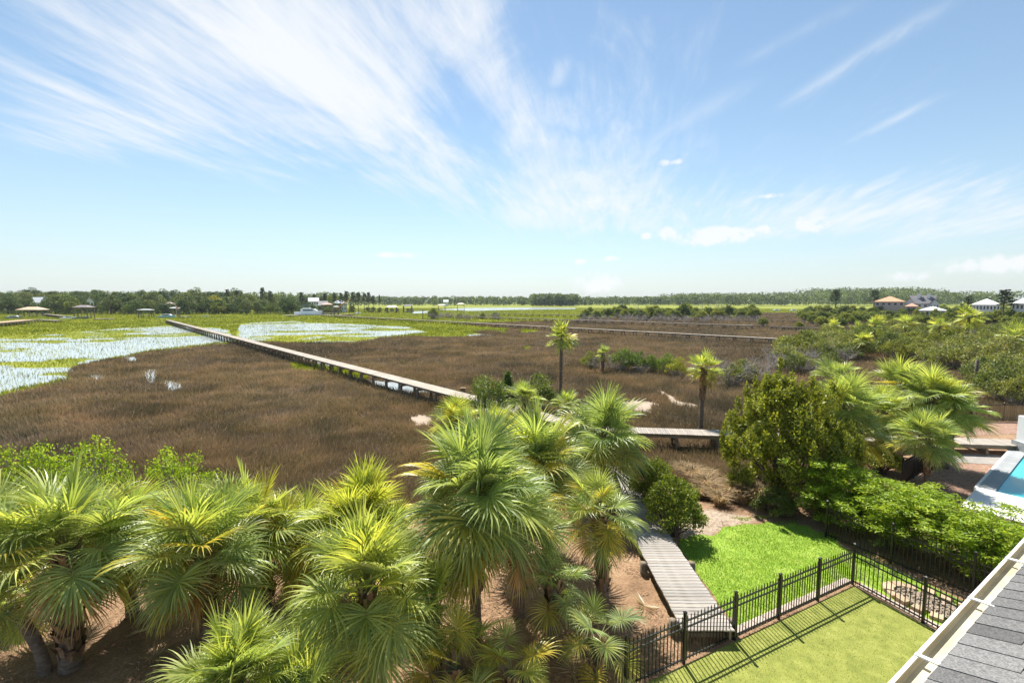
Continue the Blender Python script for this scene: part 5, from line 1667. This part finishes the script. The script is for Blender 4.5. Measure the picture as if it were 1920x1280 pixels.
walkway('floating_dock', 'pale floating dock right of the dark roofed left shelter', U(178, 598, .6), U(216, 597.6, .6), 3.0, .8, single=False, pile=4, gz=-.3, pile_r=.15, cat='dock', tone=(1.2, 1.2, 1.2), pitch=.4)
walkway('floating_dock', 'low grey jetty ending at the tan roofed shelter', U(75, 599.5, .8), U(112, 601.5, .8), 2.0, 1.0, single=False, pile=3.5, gz=-.3, pile_r=.15, cat='dock', tone=(.9, .87, .85), pitch=.4)
walkway('floating_dock', 'raised walkway from the left wood to the small white boat', U(85, 588, 1.5), U(120, 592, 1.5), 1.6, 1.5, single=False, pile=4, gz=-.3, pile_r=.15, cat='dock', tone=(.9, .87, .85), pitch=.4)
walkway('floating_dock', 'white dock right of the striped flag', U(338, 594.5, .8), U(356, 594, .8), 3.0, 1.2, single=False, pile=4, gz=-.3, pile_r=.15, cat='dock', tone=(1.3, 1.3, 1.28), pitch=.4)
walkway('floating_dock', 'brown dock between the red shelter and the white boat', U(632, 592, 1), U(662, 589.5, 1), 2.2, 1.4, single=False, pile=3.5, gz=-.3, pile_r=.17, cat='dock', tone=(.65, .5, .4), pitch=.4)

p = U(331, 596, 0)
T = thing('flag_pole', 'red and white striped flag on a pole at the long dock end', 'flag', (*p, 0))
mb = MB(); mb.tube([(0, 0, 0), (0, 0, 7)], .06, 6); mb.obj('pole', MAT['white'], T)
V, Fq = [], []
fl = []
for s_ in range(5):
    mb = MB()
    vs = []
    for i in range(5):
        xx = i / 4 * 1.8
        for zq in (s_, s_ + 1):
            vs.append((.06 + xx * .75, .25 * math.sin(i * 1.4), 6.9 - zq * .36 - xx * .55))
    mb.add(vs, [(2 * i, 2 * i + 1, 2 * i + 3, 2 * i + 2) for i in range(4)])
    mb.obj('stripe', MAT['paint'], T, color=((.6, .12, .1), (.8, .78, .76))[s_ % 2])
p = U(650, 590, 0)
T = thing('dock_crane', 'orange crane arm at the dock right of the red shelter', 'crane', (*p, 0))
mb = MB(); mb.tube([(-6, 0, 0), (-6, 0, 4.5)], .3, 6); mb.obj('mast', MAT['paint'], T, color=(.35, .16, .08))
mb = MB(); mb.bar((-7, 0, 4.2), (2.5, 0, 10.5), .5, .7); mb.obj('jib', MAT['paint'], T, color=(.55, .30, .08))
mb = MB(); mb.bar((-5.8, 0, 2), (-1.5, 0, 7.2), .2, .2); mb.obj('ram', MAT['paint'], T, color=(.3, .2, .12))
p = U(793, 598.5, 0)
T = thing('osprey_post', 'dark post with a small platform behind the thin dock', 'post', (*p, 0))
mb = MB(); mb.tube([(0, 0, -.3), (0, 0, 4.6)], .22, 6); mb.obj('post', MAT['bark'], T)
mb = MB(); mb.box(-.9, .9, -.6, .6, 4.6, 4.8); mb.obj('platform', MAT['bark'], T)
for px, py, l_ in [(1456, 582.5, 'left of two tiny white boats beyond the hammock'), (1488, 583, 'right of two tiny white boats beyond the hammock'), (1405, 583, 'white boat behind the right end of the hammock')]:
    hull_boat(l_, px, py, 8, (1, 1, 1), rz=.1)

# ---------------------------------------------------------------- air
hz = bpy.data.materials.new('haze')
hz.use_nodes = True
t = NT(hz.node_tree)
pv_ = t.n('ShaderNodeVolumePrincipled', Color=(.80, .88, 1.0), Density=.00007, Anisotropy=0.3)
t.n('ShaderNodeOutputMaterial', Volume=pv_.outputs[0])
mb = MB(); mb.box(-1620, 1620, -60, 1720, -1.6, 52)
mb.obj('haze', hz, kind='stuff', label='thin pale summer haze over the marsh', cat='haze')
